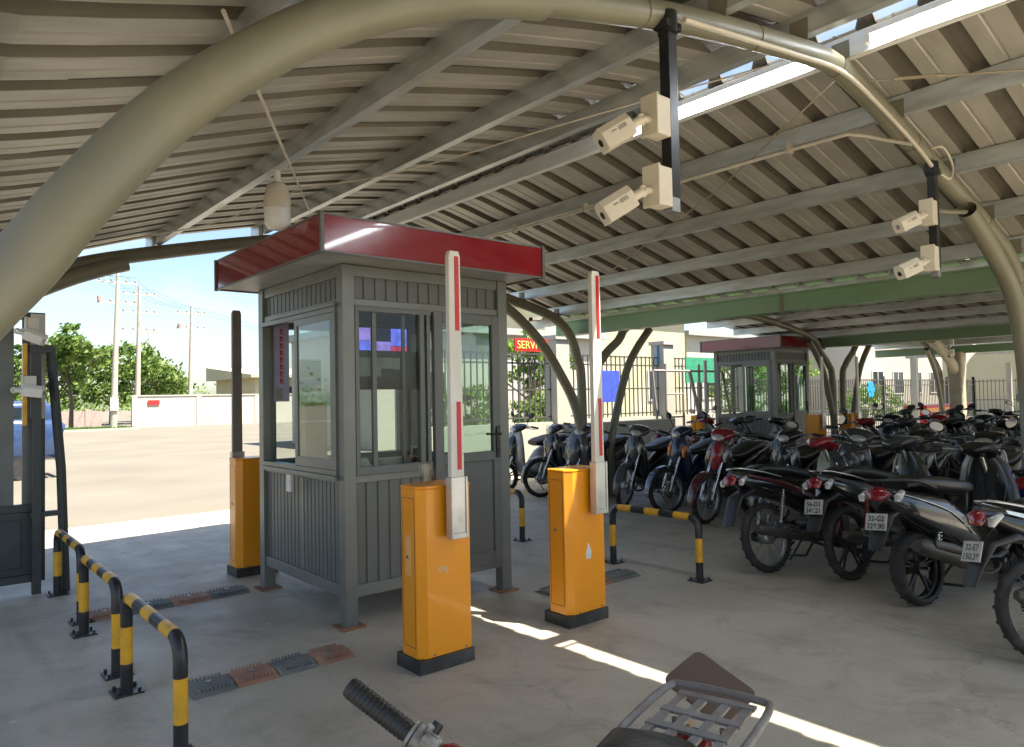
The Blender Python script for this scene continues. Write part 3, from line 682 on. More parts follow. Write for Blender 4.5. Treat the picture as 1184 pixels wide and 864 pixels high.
for (xa, xb, za, zb_, mm_) in ((0,.15,.14,.25,'screen_violet'),(.155,.32,.14,.25,'screen_dark'),(.325,.48,.10,.25,'screen_blue'),(0,.15,0,.135,'screen_blue'),(.155,.32,0,.135,'screen_violet'),(.325,.48,0,.095,'screen_red')):
    one(lambda b: b.b2((xa,-.016,za),(xb,-.0125,zb_)), 'screen_tile', mm_, mo2)
one(lambda b: b.b2((.2,.012,.1),(.26,.20,.16)), 'wall_arm', 'plastic', mo2)
pp = one(lambda b: (b.b2((0,0,0),(.17,.003,.13)), b.b2((.172,0,.055),(.26,.003,.13)), b.b2((.262,0,.05),(.32,.003,.13)), ), 'notice_sheet', 'paper'); pp.location = (bx+.14, by+.040, 1.66); tag(pp, 'grey green paper notices taped inside the front window of the booth', 'notice')
pb = one(lambda b: b.b2((0,0,0),(.50,.02,.27)), 'cabinet', 'plastic'); pb.location = (bx+.10, by+.048, 1.57); tag(pb, 'dark box behind the paper notices inside the booth window', 'box')
pr = empty('printer', (bx+.24, by+.22, .992), R_(200), 'white ticket printer on the desk behind the front window', 'printer')
one(lambda b: b.prism([(-.12,0),(.12,0),(.12,.10),(.02,.11),(-.02,.05),(-.12,.045)], 'y', -.08, .08), 'printer_case', 'paper_w', pr, bevel=.006)
kb = one(lambda b: b.box((0,0,0),(.24,.14,.08)), 'paper_tray', 'cctv', bevel=.005); kb.location = (bx+.52, by+.28, 1.033); tag(kb, 'cream paper tray on the booth desk right of the printer', 'tray')
ch = empty('office_chair', (bx+.62, by+.62, .25), R_(150), 'black mesh office chair inside the near booth', 'chair')
one(lambda b: b.loft([(-.2,.42,.2,.02),(0,.44,.22,.035),(.2,.44,.2,.025)],16,4), 'seat', 'vinyl', ch)
one(lambda b: b.loft([(-.2,.5,.16,.02),(-.25,.7,.2,.025),(-.27,.88,.17,.02)],16,4), 'backrest', 'vinyl', ch)
one(lambda b: (b.tube([(0,0,.05),(0,0,.42)],.022,10), b.tube([(-.16,0,.42),(-.23,0,.6)],.015,8), [b.tube([(0,0,.08),(.24*math.cos(a),.24*math.sin(a),.03)],.014,8) for a in [k*2*PI/5 for k in range(5)]]), 'base', 'plastic', ch)
bn = empty('banner', (2.345, 5.78, 1.50), 0, 'lilac banner with vertical red lettering inside the booth behind the open window', 'banner')
one(lambda b: b.b2((0,0,0),(.13,.006,.64)), 'banner_sheet', 'banner', bn)
def rl(b):
    for i in range(8):
        z = .60-i*.058; b.b2((.052,-.003,z-.04),(.06,-.0005,z)); b.b2((.066,-.003,z-.045),(.072,-.0005,z-.004)); b.b2((.052,-.003,z-.022),(.084,-.0005,z-.015)); b.b2((.05,-.003,z-.046),(.086,-.0005,z-.040))
one(rl, 'lettering', 'sign_red', bn)
one(lambda b: b.b2((.02,-.003,.02),(.075,-.0005,.11)), 'print', 'grey_wall', bn)
po = empty('poster', (2.55, 5.765, 1.58), 0, 'green and blue poster hanging at the back of the booth behind the sliding sash', 'poster')
one(lambda b: b.b2((0,0,0),(.20,.004,.27)), 'poster_sheet', 'paper_w', po)
one(lambda b: b.b2((0,-.003,.12),(.20,-.0005,.26)), 'green_field', 'shade_green', po)
one(lambda b: b.prism([(0,.02),(.2,.06),(.2,.12),(0,.10)], 'y', -.003, -.0005), 'blue_stripe', 'cyan', po)
cb = one(lambda b: (b.b2((0,0,0),(.19,.14,1.24)), [b.b2((.01,-.006,.02+i*.305),(.18,0,.30+i*.305)) for i in range(4)]), 'file_cabinet', 'yellow_wall', bevel=.003); cb.location = (2.54, 5.62, .25); tag(cb, 'tall cream file cabinet inside the booth under the green poster', 'cabinet')
# glass jar on the front barrier
jar = one(lambda b: (b.tube([(0,0,0),(0,0,.005),(0,0,.07),(0,0,.085)], [.03,.036,.038,.037], 16, cap=False), b.tube([(.02,.02,.006),(.02,.02,.085)],.018,10,cap=False), b.tube([(-.015,-.02,.006),(-.015,-.02,.09)],.018,10,cap=False)), 'glass_jar', 'jar')
jar.scale = (1.2,1.2,1.25); jar.location = (2.33, 3.535, 1.019); tag(jar, 'small clear glass jar standing on top of the front orange barrier cabinet', 'jar')

# ------------------------------------------------------------------ barriers
def barrier(x, y, w, d, label, armx, armside=-1, arm='white_boom', armtop=2.33, clampz=.72, rz=0):
    e = empty('boom_barrier', (x, y, 0), rz, label, 'barrier', 'orange boom barriers beside the lanes')
    one(lambda b: b.b2((-.012,-.012,0),(w+.012,d+.012,.075)), 'base', 'base_black', e, bevel=.003)
    c = .035
    def bd(b): b.prism([(0,c),(c*1.4,0),(w,0),(w,d),(c,d),(0,d-c)], 'z', .075, 1.0)
    bo = one(bd, 'cabinet', 'orange', e, bevel=.004)
    one(lambda b: b.prism([(-.003,c),(c*1.4,-.003),(w+.003,-.003),(w+.003,d+.003),(c,d+.003),(-.003,d-c)], 'z', 1.0, 1.016), 'lid', 'orange', e, bevel=.005)
    one(lambda b: (b.tube([(-.003,d*.55,.62),(.001,d*.55,.62)], .012, 12), b.tube([(-.005,d*.55,.62),(-.002,d*.55,.62)], .006, 10)), 'lock', 'steel', bo)
    one(lambda b: (b.b2((-.0012,c+.012,.13),(.0,c+.0145,.95)), b.b2((-.0012,d-c-.0145,.13),(.0,d-c-.012,.95)), b.b2((-.0012,c+.0145,.13),(0,d-c-.0145,.1325)), b.b2((-.0012,c+.0145,.9475),(0,d-c-.0145,.95))), 'door_seam', 'base_black', bo)
    one(lambda b: [b.tube([(px_, -.004, .09),(px_,.002,.09)], .007, 8) for px_ in (.09,w-.04)], 'bolts', 'steel', bo)
    ay = -.055 if armside < 0 else d+.055
    A = one(lambda b: b.prism([(armx-.044,.98),(armx+.044,.98),(armx+.040,armtop-.03),(armx+.03,armtop),(armx-.03,armtop),(armx-.04,armtop-.03)], 'y', ay-.018, ay+.018), 'boom_arm', arm, e, bevel=.004)
    for z0, z1 in ((armtop-.45,armtop-.03),(1.10,1.48)) if armside < 0 else ():
        one(lambda b: b.b2((armx-.002,ay-.021,z0),(armx+.026,ay-.0185,z1)), 'reflective_strip', 'red_tape', A)
    def cl(b):
        b.b2((armx-.043,ay-.026,clampz+.03),(armx+.043,ay+.024,1.06)); b.b2((armx-.056,ay-.034,clampz),(armx-.043,ay+.024,1.06)); b.b2((armx+.043,ay-.034,clampz),(armx+.056,ay+.024,1.06))
        b.b2((armx-.05,ay-.03,clampz),(armx+.05,ay+.02,clampz+.03))
    one(cl, 'arm_clamp', 'clamp', e, bevel=.003)
    one(lambda b: b.tube([(armx,ay*.2 if armside<0 else d,.88),(armx,ay,.88)], .03, 14), 'shaft', 'steel', e)
    return e
b1 = barrier(2.18, 3.39, .345, .22, 'front orange boom barrier with glass jar on top before the booth window', .215)
b2 = barrier(3.325, 3.40, .34, .22, 'orange boom barrier with white sticker standing right of the booth', .235)
M['backlit_boom'] = mat('backlit_boom_paint', (.22,.19,.175), .5, dirt=(.3,.26,.22), dscale=4)  # darker boom: shade on the backlit arm put into its colour
b3 = barrier(2.235, 6.33, .35, .22, 'orange boom barrier with dark raised arm behind the booth at left', .10, 1, 'backlit_boom')
st = one(lambda b: b.prism([(0,0),(.045,0),(.05,.05),(.036,.07),(.03,.10),(.014,.10),(.01,.07),(-.004,.04)], 'y', 0, .0015), 'sticker', 'paper_w', b2); st.location = (.16,-.002,.42)
st = one(lambda b: [b.box((i*.017,0,random.uniform(-.01,.01)),(.012,.001,.03+.01*(i%2)),ry=random.uniform(-.6,.6)) for i in range(4)], 'sticker_remains', mat('faded_glue', (.80,.50,.22), .7), b1); st.location = (.13,-.001,.55)
o = one(lambda b: b.b2((0,0,0),(.001,.06,.22)), 'warning_label', mat('pale_orange_label', (.85,.42,.12), .6), b1); o.location = (-.0015,.08,.52)
o = one(lambda b: b.b2((0,0,0),(.05,.001,.07)), 'blue_sticker', 'sign_blue', b3); o.location = (.2,-.002,.84)
# ------------------------------------------------------------------ hoop rails
def hoop(x, y0, y1, label, h=.50):
    e = empty('hoop_rail', (x, (y0+y1)/2, 0), 0, label, 'guard rail', 'black and yellow hoop rails along the lanes')
    L = (y1-y0)/2; rr = .09; r0 = .030
    pts = [(-L,0)]+[(-L,h-rr)]+[(-L+rr-rr*math.cos(a), h-rr+rr*math.sin(a)) for a in [PI/2*k/6 for k in range(1,7)]]
    pts += [(L-rr+rr*math.sin(a), h-rr+rr*math.cos(a)) for a in [PI/2*k/6 for k in range(0,7)]]+[(L,0)]
    # cumulative split in stripes
    def sub(total, a, b):
        out = []; s = 0
        for i in range(len(total)-1):
            p, q = Vector(total[i]), Vector(total[i+1]); l = (q-p).length
            if s+l > a and s < b:
                t0 = max(0,(a-s)/l); t1 = min(1,(b-s)/l)
                if not out: out.append(p.lerp(q,t0))
                out.append(p.lerp(q,t1))
            s += l
        return out
    tot = sum((Vector(pts[i+1])-Vector(pts[i])).length for i in range(len(pts)-1))
    leg = h-rr
    cuts = [0,.15,.15+.19]; top = tot-2*(.34)
    n = 5; arc = .20
    seq = [(0,.15,0),(.15,.34,1),(.34,.34+arc,0)]
    inner = tot-2*(.34+arc); k = 3 if inner < .6 else 5; w = inner/k
    for i in range(k): seq.append((.34+arc+i*w,.34+arc+(i+1)*w,1-(i%2)))
    seq += [(tot-.34-arc,tot-.34,0),(tot-.34,tot-.15,1),(tot-.15,tot,0)]
    ye, bl = MB(), MB()
    for a, b_, yb in seq:
        one(lambda b: b.tube([(0,p[0],p[1]) for p in sub(pts,a,b_)], r0, 14), 'yellow_band' if yb else 'black_band', 'rail_yellow' if yb else 'rail_black', e)
    for s in (-L, L):
        def ft(b):
            b.box((0,s,.005),(.14,.14,.01))
            for (i, j) in ((-1,-1),(1,-1),(1,1),(-1,1)): b.tube([(i*.05,s+j*.05,.01),(i*.05,s+j*.05,.028)], .009, 6)
        one(ft, 'foot_plate', 'rail_black', e)
hoop(.925, 3.31, 4.26, 'nearest black and yellow hoop rail at the lower left lane edge')
hoop(.945, 4.57, 5.52, 'middle black and yellow hoop rail in the left row of three')
hoop(.985, 5.84, 6.82, 'farthest left hoop rail beside the dark gate post')
hoop(4.92, 3.54, 4.46, 'black and yellow hoop rail right of the second orange barrier')
hoop(5.0, 5.80, 6.75, 'black and yellow hoop rail half hidden between booth and second barrier')
# ------------------------------------------------------------------ speed bumps
def speedbump(x0, x1, y, segs, label, w=.26, first=0):
    e = empty('speed_bump', ((x0+x1)/2, y, 0), 0, label, 'speed bump', 'rubber speed bumps across the lanes')
    c = (x0+x1)/2; L = (x1-x0)/segs
    for i in range(segs):
        b = MB(); a = x0-c+i*L; h = .028
        b.prism([(-w/2,0),(-w/2+.03,.012),(-w/2+.08,h),(w/2-.08,h),(w/2-.03,.012),(w/2,0)], 'x', a+.003, a+L-.003)
        for k in range(9):
            s = a+.03+k*(L-.06)/8.5
            b.box((s,-.055,h*.82),(.012,.09,.012),rz=.35); b.box((s,.055,h*.82),(.012,.09,.012),rz=-.35)
        b.build('bump_segment', 'bump_dark' if (i+first)%2 == 0 else 'bump_rust', e)
        one(lambda q: q.tube([(a+L/2,0,h),(a+L/2,0,h+.006)], .018, 8), 'bolt', 'steel', e)
speedbump(1.15, 2.06, 4.03, 4, 'near speed bump of dark and terracotta rubber left of the booth')
speedbump(1.0, 2.14, 5.90, 4, 'farther speed bump of dark and terracotta rubber left of the booth', first=1)
speedbump(3.75, 4.72, 4.10, 3, 'speed bump behind the second orange barrier beside the right hoop rail', first=0)

exec_later = []
# ------------------------------------------------------------------ motorbikes
STEER = -22
def steer(deg):
    a = Vector((.30,0,1.02)); ax = (Vector((.38,0,.86))-Vector((.58,0,.31))).normalized()
    return Matrix.Translation(a) @ Matrix.Rotation(R_(deg),4,ax) @ Matrix.Translation(-a)
def wheel(name, x, r, tw, e, spokes, T=None, disc=False):
    w = MB()
    rr = r-.052
    w.torus((x,0,r), rr, .014, 'y', 40, 8, T, 1.5)
    if spokes:
        for i in range(28):
            a = 2*PI*i/28; s = 1 if i%2 else -1; a2 = a+(.45 if i%4<2 else -.45)
            w.tube([(x+.035*math.cos(a), s*.022, r+.035*math.sin(a)), (x+rr*math.cos(a2), 0, r+rr*math.sin(a2))], .0022, 5, False, T)
        w.tube([(x,-.05,r),(x,-.045,r),(x,.045,r),(x,.05,r)], [.035,.058,.058,.035], 18, True, T)
    else:
        for i in range(5):
            a = 2*PI*i/5+.3
            for da in (-.14,.14):
                p = Vector((x+.03*math.cos(a),0,r+.03*math.sin(a))); q = Vector((x+rr*math.cos(a+da),0,r+rr*math.sin(a+da)))
                w.tube([p,(p+q)/2,q],[.018,.012,.011],6,False,T)
        w.tube([(x,-.045,r),(x,.045,r)], .05, 16, True, T)
    w.cyl((x,-.085,r),(x,.085,r), .011, 8, T)
    wo = w.build(name, 'alloy' if spokes else 'plastic', e)
    t = MB(); n = 44; prof = []
    for j in range(9):
        b = -PI*.62+2*PI*.62*j/8; prof.append((rr+.012+ (r-rr-.012-.03)*1.0+.03*math.cos(b) if False else r-.036+.036*math.cos(b), tw*math.sin(b)))
    prof = [(rr+.004,-tw*.62)]+prof+[(rr+.004,tw*.62)]
    vs = []; fs = []; m = len(prof)
    for i in range(n):
        a = 2*PI*i/n
        for (R, h) in prof: vs.append((x+R*math.cos(a), h, r+R*math.sin(a)))
    for i in range(n):
        for j in range(m-1): fs.append((i*m+j,i*m+j+1,((i+1)%n)*m+j+1,((i+1)%n)*m+j))
    t.add(vs, fs, True, T)
    for i in range(n):       # tread blocks
        a = 2*PI*(i+.5)/n; c = (x+(r+.0005)*math.cos(a), (.35 if i%2 else -.35)*tw, r+(r+.0005)*math.sin(a))
        q = Matrix.Translation(c) @ Matrix.Rotation(-a, 4, 'Y'); q = T @ q if T else q
        t.box((0,0,0),(.0012,tw*.75,.018),q,rx=.5 if i%2 else -.5)
    t.build('tyre', 'tyre', wo)
    if disc: one(lambda b: b.torus((x,.055,r), .085, .018, 'y', 28, 4, T, .12), 'brake_disc', 'chrome', wo)
    return wo

def make_bike(kind, body, accent, label, shock='chrome', seatmat='vinyl', cover=None, rack=False, mirrors=True, plate=True, st_deg=STEER):
    e = empty('motorbike' if kind == 'cub' else 'scooter', (0,0,0), 0, label, 'motorbike' if kind == 'cub' else 'scooter')
    T = steer(st_deg); cover = cover or body
    sc = kind == 'scooter'
    r = .255 if sc else .288
    tw = .052 if sc else .036
    wheel('rear_wheel', -.61, r, tw, e, not sc and accent != 'paint_grey'); wheel('front_wheel', .61, r, tw*.9, e, not sc and accent != 'paint_white', T, True)
    def fork(b):
        for s in (-1,1):
            b.tube([(.615,s*.075,r),(.575,s*.075,r+.13),(.40,s*.07,.82)], [.017,.02,.014], 10, True, T)
        b.box((.405,0,.83),(.05,.19,.03),T); b.tube([(.405,0,.80),(.34,0,1.0)], .02, 8, True, T)
    one(fork, 'fork', 'chrome', e)
    # front fender arc
    def fend(b):
        secs = []
        for i in range(9):
            a = R_(-12+150*i/8); R = r+.022
            secs.append((.61+R*math.cos(a), r+R*math.sin(a), .035+.03*math.sin(PI*i/8)**.6, .010))
        b.loft(secs, 14, 2.2, 0, T)
    one(fend, 'front_fender', accent, e)
    if not sc:
        def tail(b):
            b.loft([(-.93,.835,.03,.02),(-.86,.80,.075,.05),(-.70,.74,.105,.085),(-.45,.68,.115,.105),(-.22,.60,.105,.11),(-.02,.50,.085,.09),(.10,.42,.05,.05)], 20, 3.0)
        one(tail, 'side_cover', body, e)
        def strip(b):
            for s in (-1,1):
                b.prism([(-.84,.825),(-.45,.735),(-.10,.60),(-.12,.575),(-.47,.70),(-.83,.805)], 'y', s*.110-.004, s*.110+.004)
        one(strip, 'side_decal', accent if accent != body else 'chrome', e)
        def st(b): b.loft([(-.72,.84,.085,.03),(-.60,.855,.115,.04),(-.35,.825,.125,.05),(-.12,.775,.12,.05),(.06,.755,.095,.045),(.16,.765,.05,.03)], 20, 3.2)
        one(st, 'seat', seatmat, e)
        def shield(b):
            b.loft([(.40,.96,.07,.03),(.41,.88,.13,.04),(.40,.74,.175,.045),(.36,.58,.185,.04),(.30,.44,.15,.04),(.24,.34,.09,.03)], 24, 2.6)
        one(shield, 'leg_shield', body, e)
        def nose(b): b.loft([(.42,.93,.05,.02),(.455,.86,.075,.035),(.46,.74,.08,.045),(.44,.62,.055,.03)], 16, 2.3)
        one(nose, 'front_cowl', cover, e)
        def tun(b): b.loft([(.34,.58,.06,.08),(.22,.50,.06,.075),(.05,.48,.06,.07),(-.05,.52,.06,.06)], 14, 2.6)
        one(tun, 'centre_cover', 'plastic', e)
    else:
        def tail(b):
            b.loft([(-.95,.80,.05,.03),(-.88,.76,.11,.07),(-.70,.68,.155,.125),(-.45,.60,.17,.16),(-.22,.50,.165,.15),(-.08,.40,.15,.10),(0,.33,.13,.05)], 22, 3.0)
        one(tail, 'side_cover', body, e)
        def strip(b):
            for s in (-1,1): b.tube(smooth_path([(-.90,s*.10,.80),(-.66,s*.158,.72),(-.40,s*.172,.62),(-.18,s*.166,.46)],4), .006, 6)
        one(strip, 'side_trim', 'chrome', e)
        def st(b): b.loft([(-.74,.835,.10,.03),(-.62,.855,.14,.045),(-.35,.81,.16,.06),(-.10,.775,.15,.055),(.02,.765,.10,.04)], 20, 3.0)
        one(st, 'seat', seatmat, e)
        def shield(b):
            b.loft([(.39,1.0,.08,.03),(.42,.90,.15,.05),(.43,.74,.20,.06),(.40,.56,.21,.06),(.34,.40,.19,.05),(.24,.29,.15,.03)], 24, 2.8)
        one(shield, 'leg_shield', body, e)
        def nose(b): b.loft([(.47,.90,.04,.02),(.50,.80,.10,.05),(.51,.66,.11,.055),(.48,.52,.07,.03)], 16, 2.4)
        one(nose, 'front_cowl', cover, e)
        def tun(b): b.loft([(.26,.28,.15,.035),(.10,.25,.16,.03),(-.05,.27,.15,.035)], 16, 5)
        one(tun, 'floorboard', 'plastic', e)
    # handlebar cowl + light (steered)
    def cov(b): b.loft([(.215,1.02,.05,.02),(.27,1.045,.13,.045),(.34,1.035,.155,.06),(.41,.995,.12,.055),(.45,.965,.06,.03)], 20, 2.3, 0, T)
    one(cov, 'handlebar_cover', cover, e)
    def hl(b): b.loft([(.415,1.02,.07,.02),(.452,.985,.085,.045),(.462,.955,.05,.02)], 16, 2.2, 0, T)
    one(hl, 'headlight', 'lamp_clear', e)
    for s in (-1,1):
        one(lambda b: b.loft([(.40,.86,.025,.02),(.462,.80,.03,.04),(.455,.72,.012,.02)], 10, 2, s*.10), 'front_indicator', 'amber' if body == 'paint_darkblue' else 'lamp_clear', e)
    def hb(b):
        for s in (-1,1):
            b.tube([(.31,0,1.02),(.30,s*.15,1.035),(.25,s*.23,1.045),(.21,s*.345,1.03)], .011, 8, True, T)
            b.tube([(.30,s*.20,1.03),(.335,s*.25,1.025),(.27,s*.37,1.01)], .006, 6, True, T)
    one(hb, 'handlebar', 'alloy', e)
    for s in (-1,1):
        def gp(b): b.tube([(.247,s*.235,1.045),(.222,s*.315,1.034),(.208,s*.355,1.028),(.206,s*.362,1.027)], [.017,.0175,.0175,.012], 12, True, T)
        one(gp, 'grip', 'plastic', e)
        if mirrors:
            def mi(b):
                b.tube(smooth_path([(.29,s*.20,1.04),(.32,s*.22,1.13),(.30,s*.28,1.20)],4), .005, 6, True, T)
                q = T @ Matrix.Translation((.30,s*.30,1.225)) @ Matrix.Rotation(.25*s,4,'Z') @ Matrix.Rotation(.35*s,4,'X')
                b.loft([(-.014,0,.05,.032),(.0,0,.065,.042),(.02,0,.045,.026)], 14, 2.4, 0, q)
            mo_ = one(mi, 'mirror', 'plastic', e)
            q = T @ Matrix.Translation((.30,s*.30,1.225)) @ Matrix.Rotation(.25*s,4,'Z') @ Matrix.Rotation(.35*s,4,'X')
            one(lambda b: b.loft([(-.0165,0,.052,.034),(-.0145,0,.052,.034)], 14, 2.4, 0, q), 'mirror_glass', 'mirror', mo_)
    # engine
    if not sc:
        def eng(b):
            b.loft([(-.16,.30,.10,.07),(-.08,.29,.13,.10),(.05,.28,.13,.105),(.13,.29,.10,.08)], 16, 4)
            b.tube([(.10,0,.33),(.30,0,.37)], .065, 14)
            for i in range(6): b.tube([(.13+i*.027,0,.336+i*.005),(.138+i*.027,0,.338+i*.005)], .085, 14)
            b.tube([(-.02,.13,.29),(-.02,.155,.29)], .085, 18); b.tube([(-.01,-.13,.28),(-.01,-.16,.28)], .075, 18)
            b.tube([(.0,.02,.45),(-.08,.02,.43)], .03, 10)
        one(eng, 'engine', 'engine', e)
        def sw(b):
            for s in (-1,1): b.tube([(-.12,s*.075,.34),(-.61,s*.09,r)], .018, 8)
            b.loft([(-.08,.33,.012,.055),(-.35,.32,.014,.045),(-.62,r+.01,.014,.055),(-.69,r+.01,.01,.03)], 12, 3, .085)
        one(sw, 'swingarm', 'plastic', e)
    else:
        def eng(b):
            b.loft([(-.70,.28,.02,.05),(-.62,.28,.045,.085),(-.35,.29,.055,.085),(-.15,.29,.05,.07)], 14, 3.2, .10)
            b.loft([(-.30,.33,.09,.08),(-.12,.30,.11,.08),(-.02,.30,.08,.05)], 14, 3.5); b.loft([(-.55,.45,.05,.045),(-.35,.46,.06,.05),(-.25,.44,.04,.04)], 12, 3, .10)
        one(eng, 'engine', 'engine', e)
    for s in (-1,1):
        def sh(b):
            a = Vector((-.56,s*.12,r+.06)); c = Vector((-.44,s*.115,.66)); b.tube([a,c],.011,8)
            n = 40; pts = []
            for i in range(n*2):
                t = .25+.62*i/(n*2-1); g = i*2*PI/9; p = a.lerp(c,t); pts.append(p+Vector((math.cos(g)*.022,math.sin(g)*.022,0)))
            b.tube(pts,.0045,5,True)
        one(sh, 'shock_absorber', shock, e)
    # exhaust on right (y<0)
    def ex(b):
        b.tube(smooth_path([(.22,-.04,.30),(.20,-.10,.18),(.0,-.13,.15),(-.20,-.15,.20),(-.34,-.165,.26)],4), .014, 8)
        if sc: b.tube([(-.30,-.17,.26),(-.36,-.175,.28),(-.48,-.18,.33),(-.80,-.185,.43),(-.86,-.185,.445)], [.02,.05,.058,.058,.04], 16)
        else: b.tube([(-.30,-.165,.25),(-.38,-.17,.275),(-.55,-.175,.31),(-.86,-.18,.38),(-.90,-.18,.388)], [.018,.042,.048,.048,.025], 16)
    xo = one(ex, 'exhaust', 'engine', e)
    def hs(b):
        z = .395 if sc else .345; b.loft([(-.42,z-.04,.014,.02),(-.55,z,.014,.034),(-.74,z+.05,.012,.03)], 10, 3, -.235 if sc else -.222)
    one(hs, 'heat_shield', 'plastic' if sc else 'chrome', xo)
    # rear fender, plate, lights
    def rf(b):
        b.loft([(-.60,.64,.07,.02),(-.76,.68,.085,.03),(-.90,.64,.08,.02),(-.98,.52,.07,.010),(-1.03,.42,.055,.006)], 14, 3.5)
    one(rf, 'rear_fender', 'plastic', e)
    if plate:
        pl = one(lambda b: b.box((-.985,0,.605),(.006,.16,.115),ry=R_(18)), 'number_plate', 'plate', e, bevel=.002)
        T2 = Matrix.Translation((-.985,0,.605)) @ Matrix.Rotation(R_(18),4,'Y')
        for t_, zz, sz in ((f'{random.randint(29,79)}-{random.choice("ABCDEFG")}{random.randint(1,9)}', .006, .048), (f'{random.randint(100,999)}.{random.randint(10,99)}', -.046, .050)):
            cu = bpy.data.curves.new('t', 'FONT'); cu.body = t_; cu.size = sz; cu.align_x = 'CENTER'; cu.offset = .0012
            ob = bpy.data.objects.new('t', cu); COL.objects.link(ob); bpy.context.view_layer.update()
            me = bpy.data.meshes.new_from_object(ob.evaluated_get(bpy.context.evaluated_depsgraph_get())); bpy.data.objects.remove(ob)
            me.transform(T2 @ Matrix.Translation((-.0042,0,zz)) @ Matrix.Rotation(-PI/2,4,'Z') @ Matrix.Rotation(PI/2,4,'X')); me.materials.clear(); me.materials.append(M['black'])
            to2 = bpy.data.objects.new('plate_text', me); COL.objects.link(to2); to2.parent = pl
    one(lambda b: b.loft([(-.90,.825,.035,.02),(-.935,.79,.07 if not sc else .10,.036),(-.945,.745,.05,.02)], 14, 2.4), 'taillight', 'tail_red', e)
    for s in (-1,1):
        one(lambda b: b.loft([(-.86,.80,.02,.015),(-.915,.765,.032,.026),(-.925,.735,.018,.012)], 10, 2.2, s*(.10 if not sc else .135)), 'rear_indicator', 'lamp_clear', e)
    def gr(b):
        if sc: b.tube(smooth_path([(-.50,.14,.80),(-.70,.15,.86),(-.90,.09,.88),(-.94,0,.88),(-.90,-.09,.88),(-.70,-.15,.86),(-.50,-.14,.80)],4), .011, 8)
        else: b.tube(smooth_path([(-.45,.12,.77),(-.65,.13,.82),(-.86,.085,.87),(-.90,0,.875),(-.86,-.085,.87),(-.65,-.13,.82),(-.45,-.12,.77)],4), .009, 8)
    one(gr, 'grab_rail', 'chrome' if not sc else 'plastic', e)
    def pg(b):
        b.cyl((.02,-.24,.25),(.02,.24,.25),.010,8)
        for s in (-1,1): b.tube([(.02,s*.17,.25),(.02,s*.25,.25)],.017,8); b.tube([(-.22,s*.12,.33),(-.30,s*.22,.33)],.012,8)
    one(pg, 'foot_pegs', 'plastic', e)
    def ks(b): b.tube([(-.05,.10,.20),(-.10,.19,.06),(-.13,.235,.0)], .009, 8); b.box((-.135,.24,.006),(.05,.035,.008)); b.tube([(-.15,-.10,.2),(-.3,-.12,.1),(-.31,.12,.1),(-.15,.10,.2)],.011,8)
    one(ks, 'kickstand', 'plastic', e)
    def cb_(b):
        for s in (-1,1):
            b.tube(smooth_path([T@Vector((.30,s*.20,1.03)),T@Vector((.40,s*.16,1.06)),T@Vector((.47,s*.06,.98)),T@Vector((.46,s*.05,.80)),T@Vector((.50,s*.07,.60))],4), .004, 5)
        b.tube(smooth_path([(.30,-.12,.95),(.33,-.16,.75),(.22,-.12,.5),(.1,-.1,.4)],4), .004, 5)
    one(cb_, 'cables', 'plastic', e)
    return e

PROTO = {}
specs = {  # kind, body, accent, shock, cover
 'cub_black': ('cub','paint_black','paint_black','chrome','paint_black'),
 'cub_red': ('cub','paint_black','paint_maroon','chrome','paint_red'),
 'cub_blue': ('cub','paint_darkblue','paint_darkblue','chrome','paint_darkblue'),
 'cub_grey': ('cub','paint_black','paint_grey','tail_red','paint_grey'),
 'sc_black': ('scooter','paint_black','paint_black','chrome','paint_black'),
 'sc_grey': ('scooter','paint_grey','paint_grey','chrome','paint_grey'),
 'sc_blue': ('scooter','paint_blue','paint_black','chrome','paint_blue'),
 'sc_white': ('scooter','paint_white','paint_black','chrome','paint_black'),
}
NICE = {'cub_black':'black motorbike','cub_red':'black red fronted motorbike','cub_blue':'dark blue motorbike','cub_grey':'grey fronted black motorbike',
        'sc_black':'black scooter','sc_grey':'grey scooter','sc_blue':'blue scooter','sc_white':'white and black scooter'}
def put_bike(key, x, y, h, label, group, ref='origin', lean=7.):
    """x,y = origin on the ground or rear/front wheel contact"""
    hd = Vector((math.cos(R_(h)), math.sin(R_(h))))
    if ref == 'rear': x += hd.x*.61; y += hd.y*.61
    if ref == 'front': x -= hd.x*.61; y -= hd.y*.61
    if key not in PROTO:
        k = specs[key]; o = make_bike(k[0], k[1], k[2], '', k[3], cover=k[4], mirrors=key not in ('cub_black','cub_grey','sc_grey'), plate=key not in ('cub_red','cub_blue'), st_deg={'cub_black':-22,'cub_red':-8,'cub_grey':12,'cub_blue':-20,'sc_black':-5,'sc_grey':15}.get(key,-18)); PROTO[key] = o
    else:
        o = copy_tree(PROTO[key])
    o.location = (x, y, 0); o.rotation_mode = 'XYZ'
    o.rotation_euler = (R_(-lean+random.uniform(-2.5,3)), 0, R_(h))
    tag(o, label, None, group)
    return o
gA = 'motorbikes parked with tails toward the lane'
put_bike('cub_red', 5.57, 3.29, -9, 'black motorbike with spoked rear wheel nearest the hoop rail, tail to the lane', gA, 'rear')
put_bike('cub_grey', 5.80, 2.72, -8, 'black motorbike with cast rear wheel and red shock beside the spoked one', gA, 'rear')
put_bike('sc_black', 5.45, 2.08, -12, 'large black scooter with silver trim in the front row, tail to the lane', gA, 'rear')
put_bike('cub_black', 4.78, 1.16, -38, 'motorbike cut by the right edge with raised white number plate', gA, 'rear')
put_bike('sc_blue', 6.75, 1.55, -8, 'blue scooter by the right edge behind the cut off motorbike', gA, 'rear')
gB = 'motorbikes in the row facing the lane'
ys = [6.5, 5.79, 5.02, 4.35, 3.75, 3.1, 2.5, 1.9]
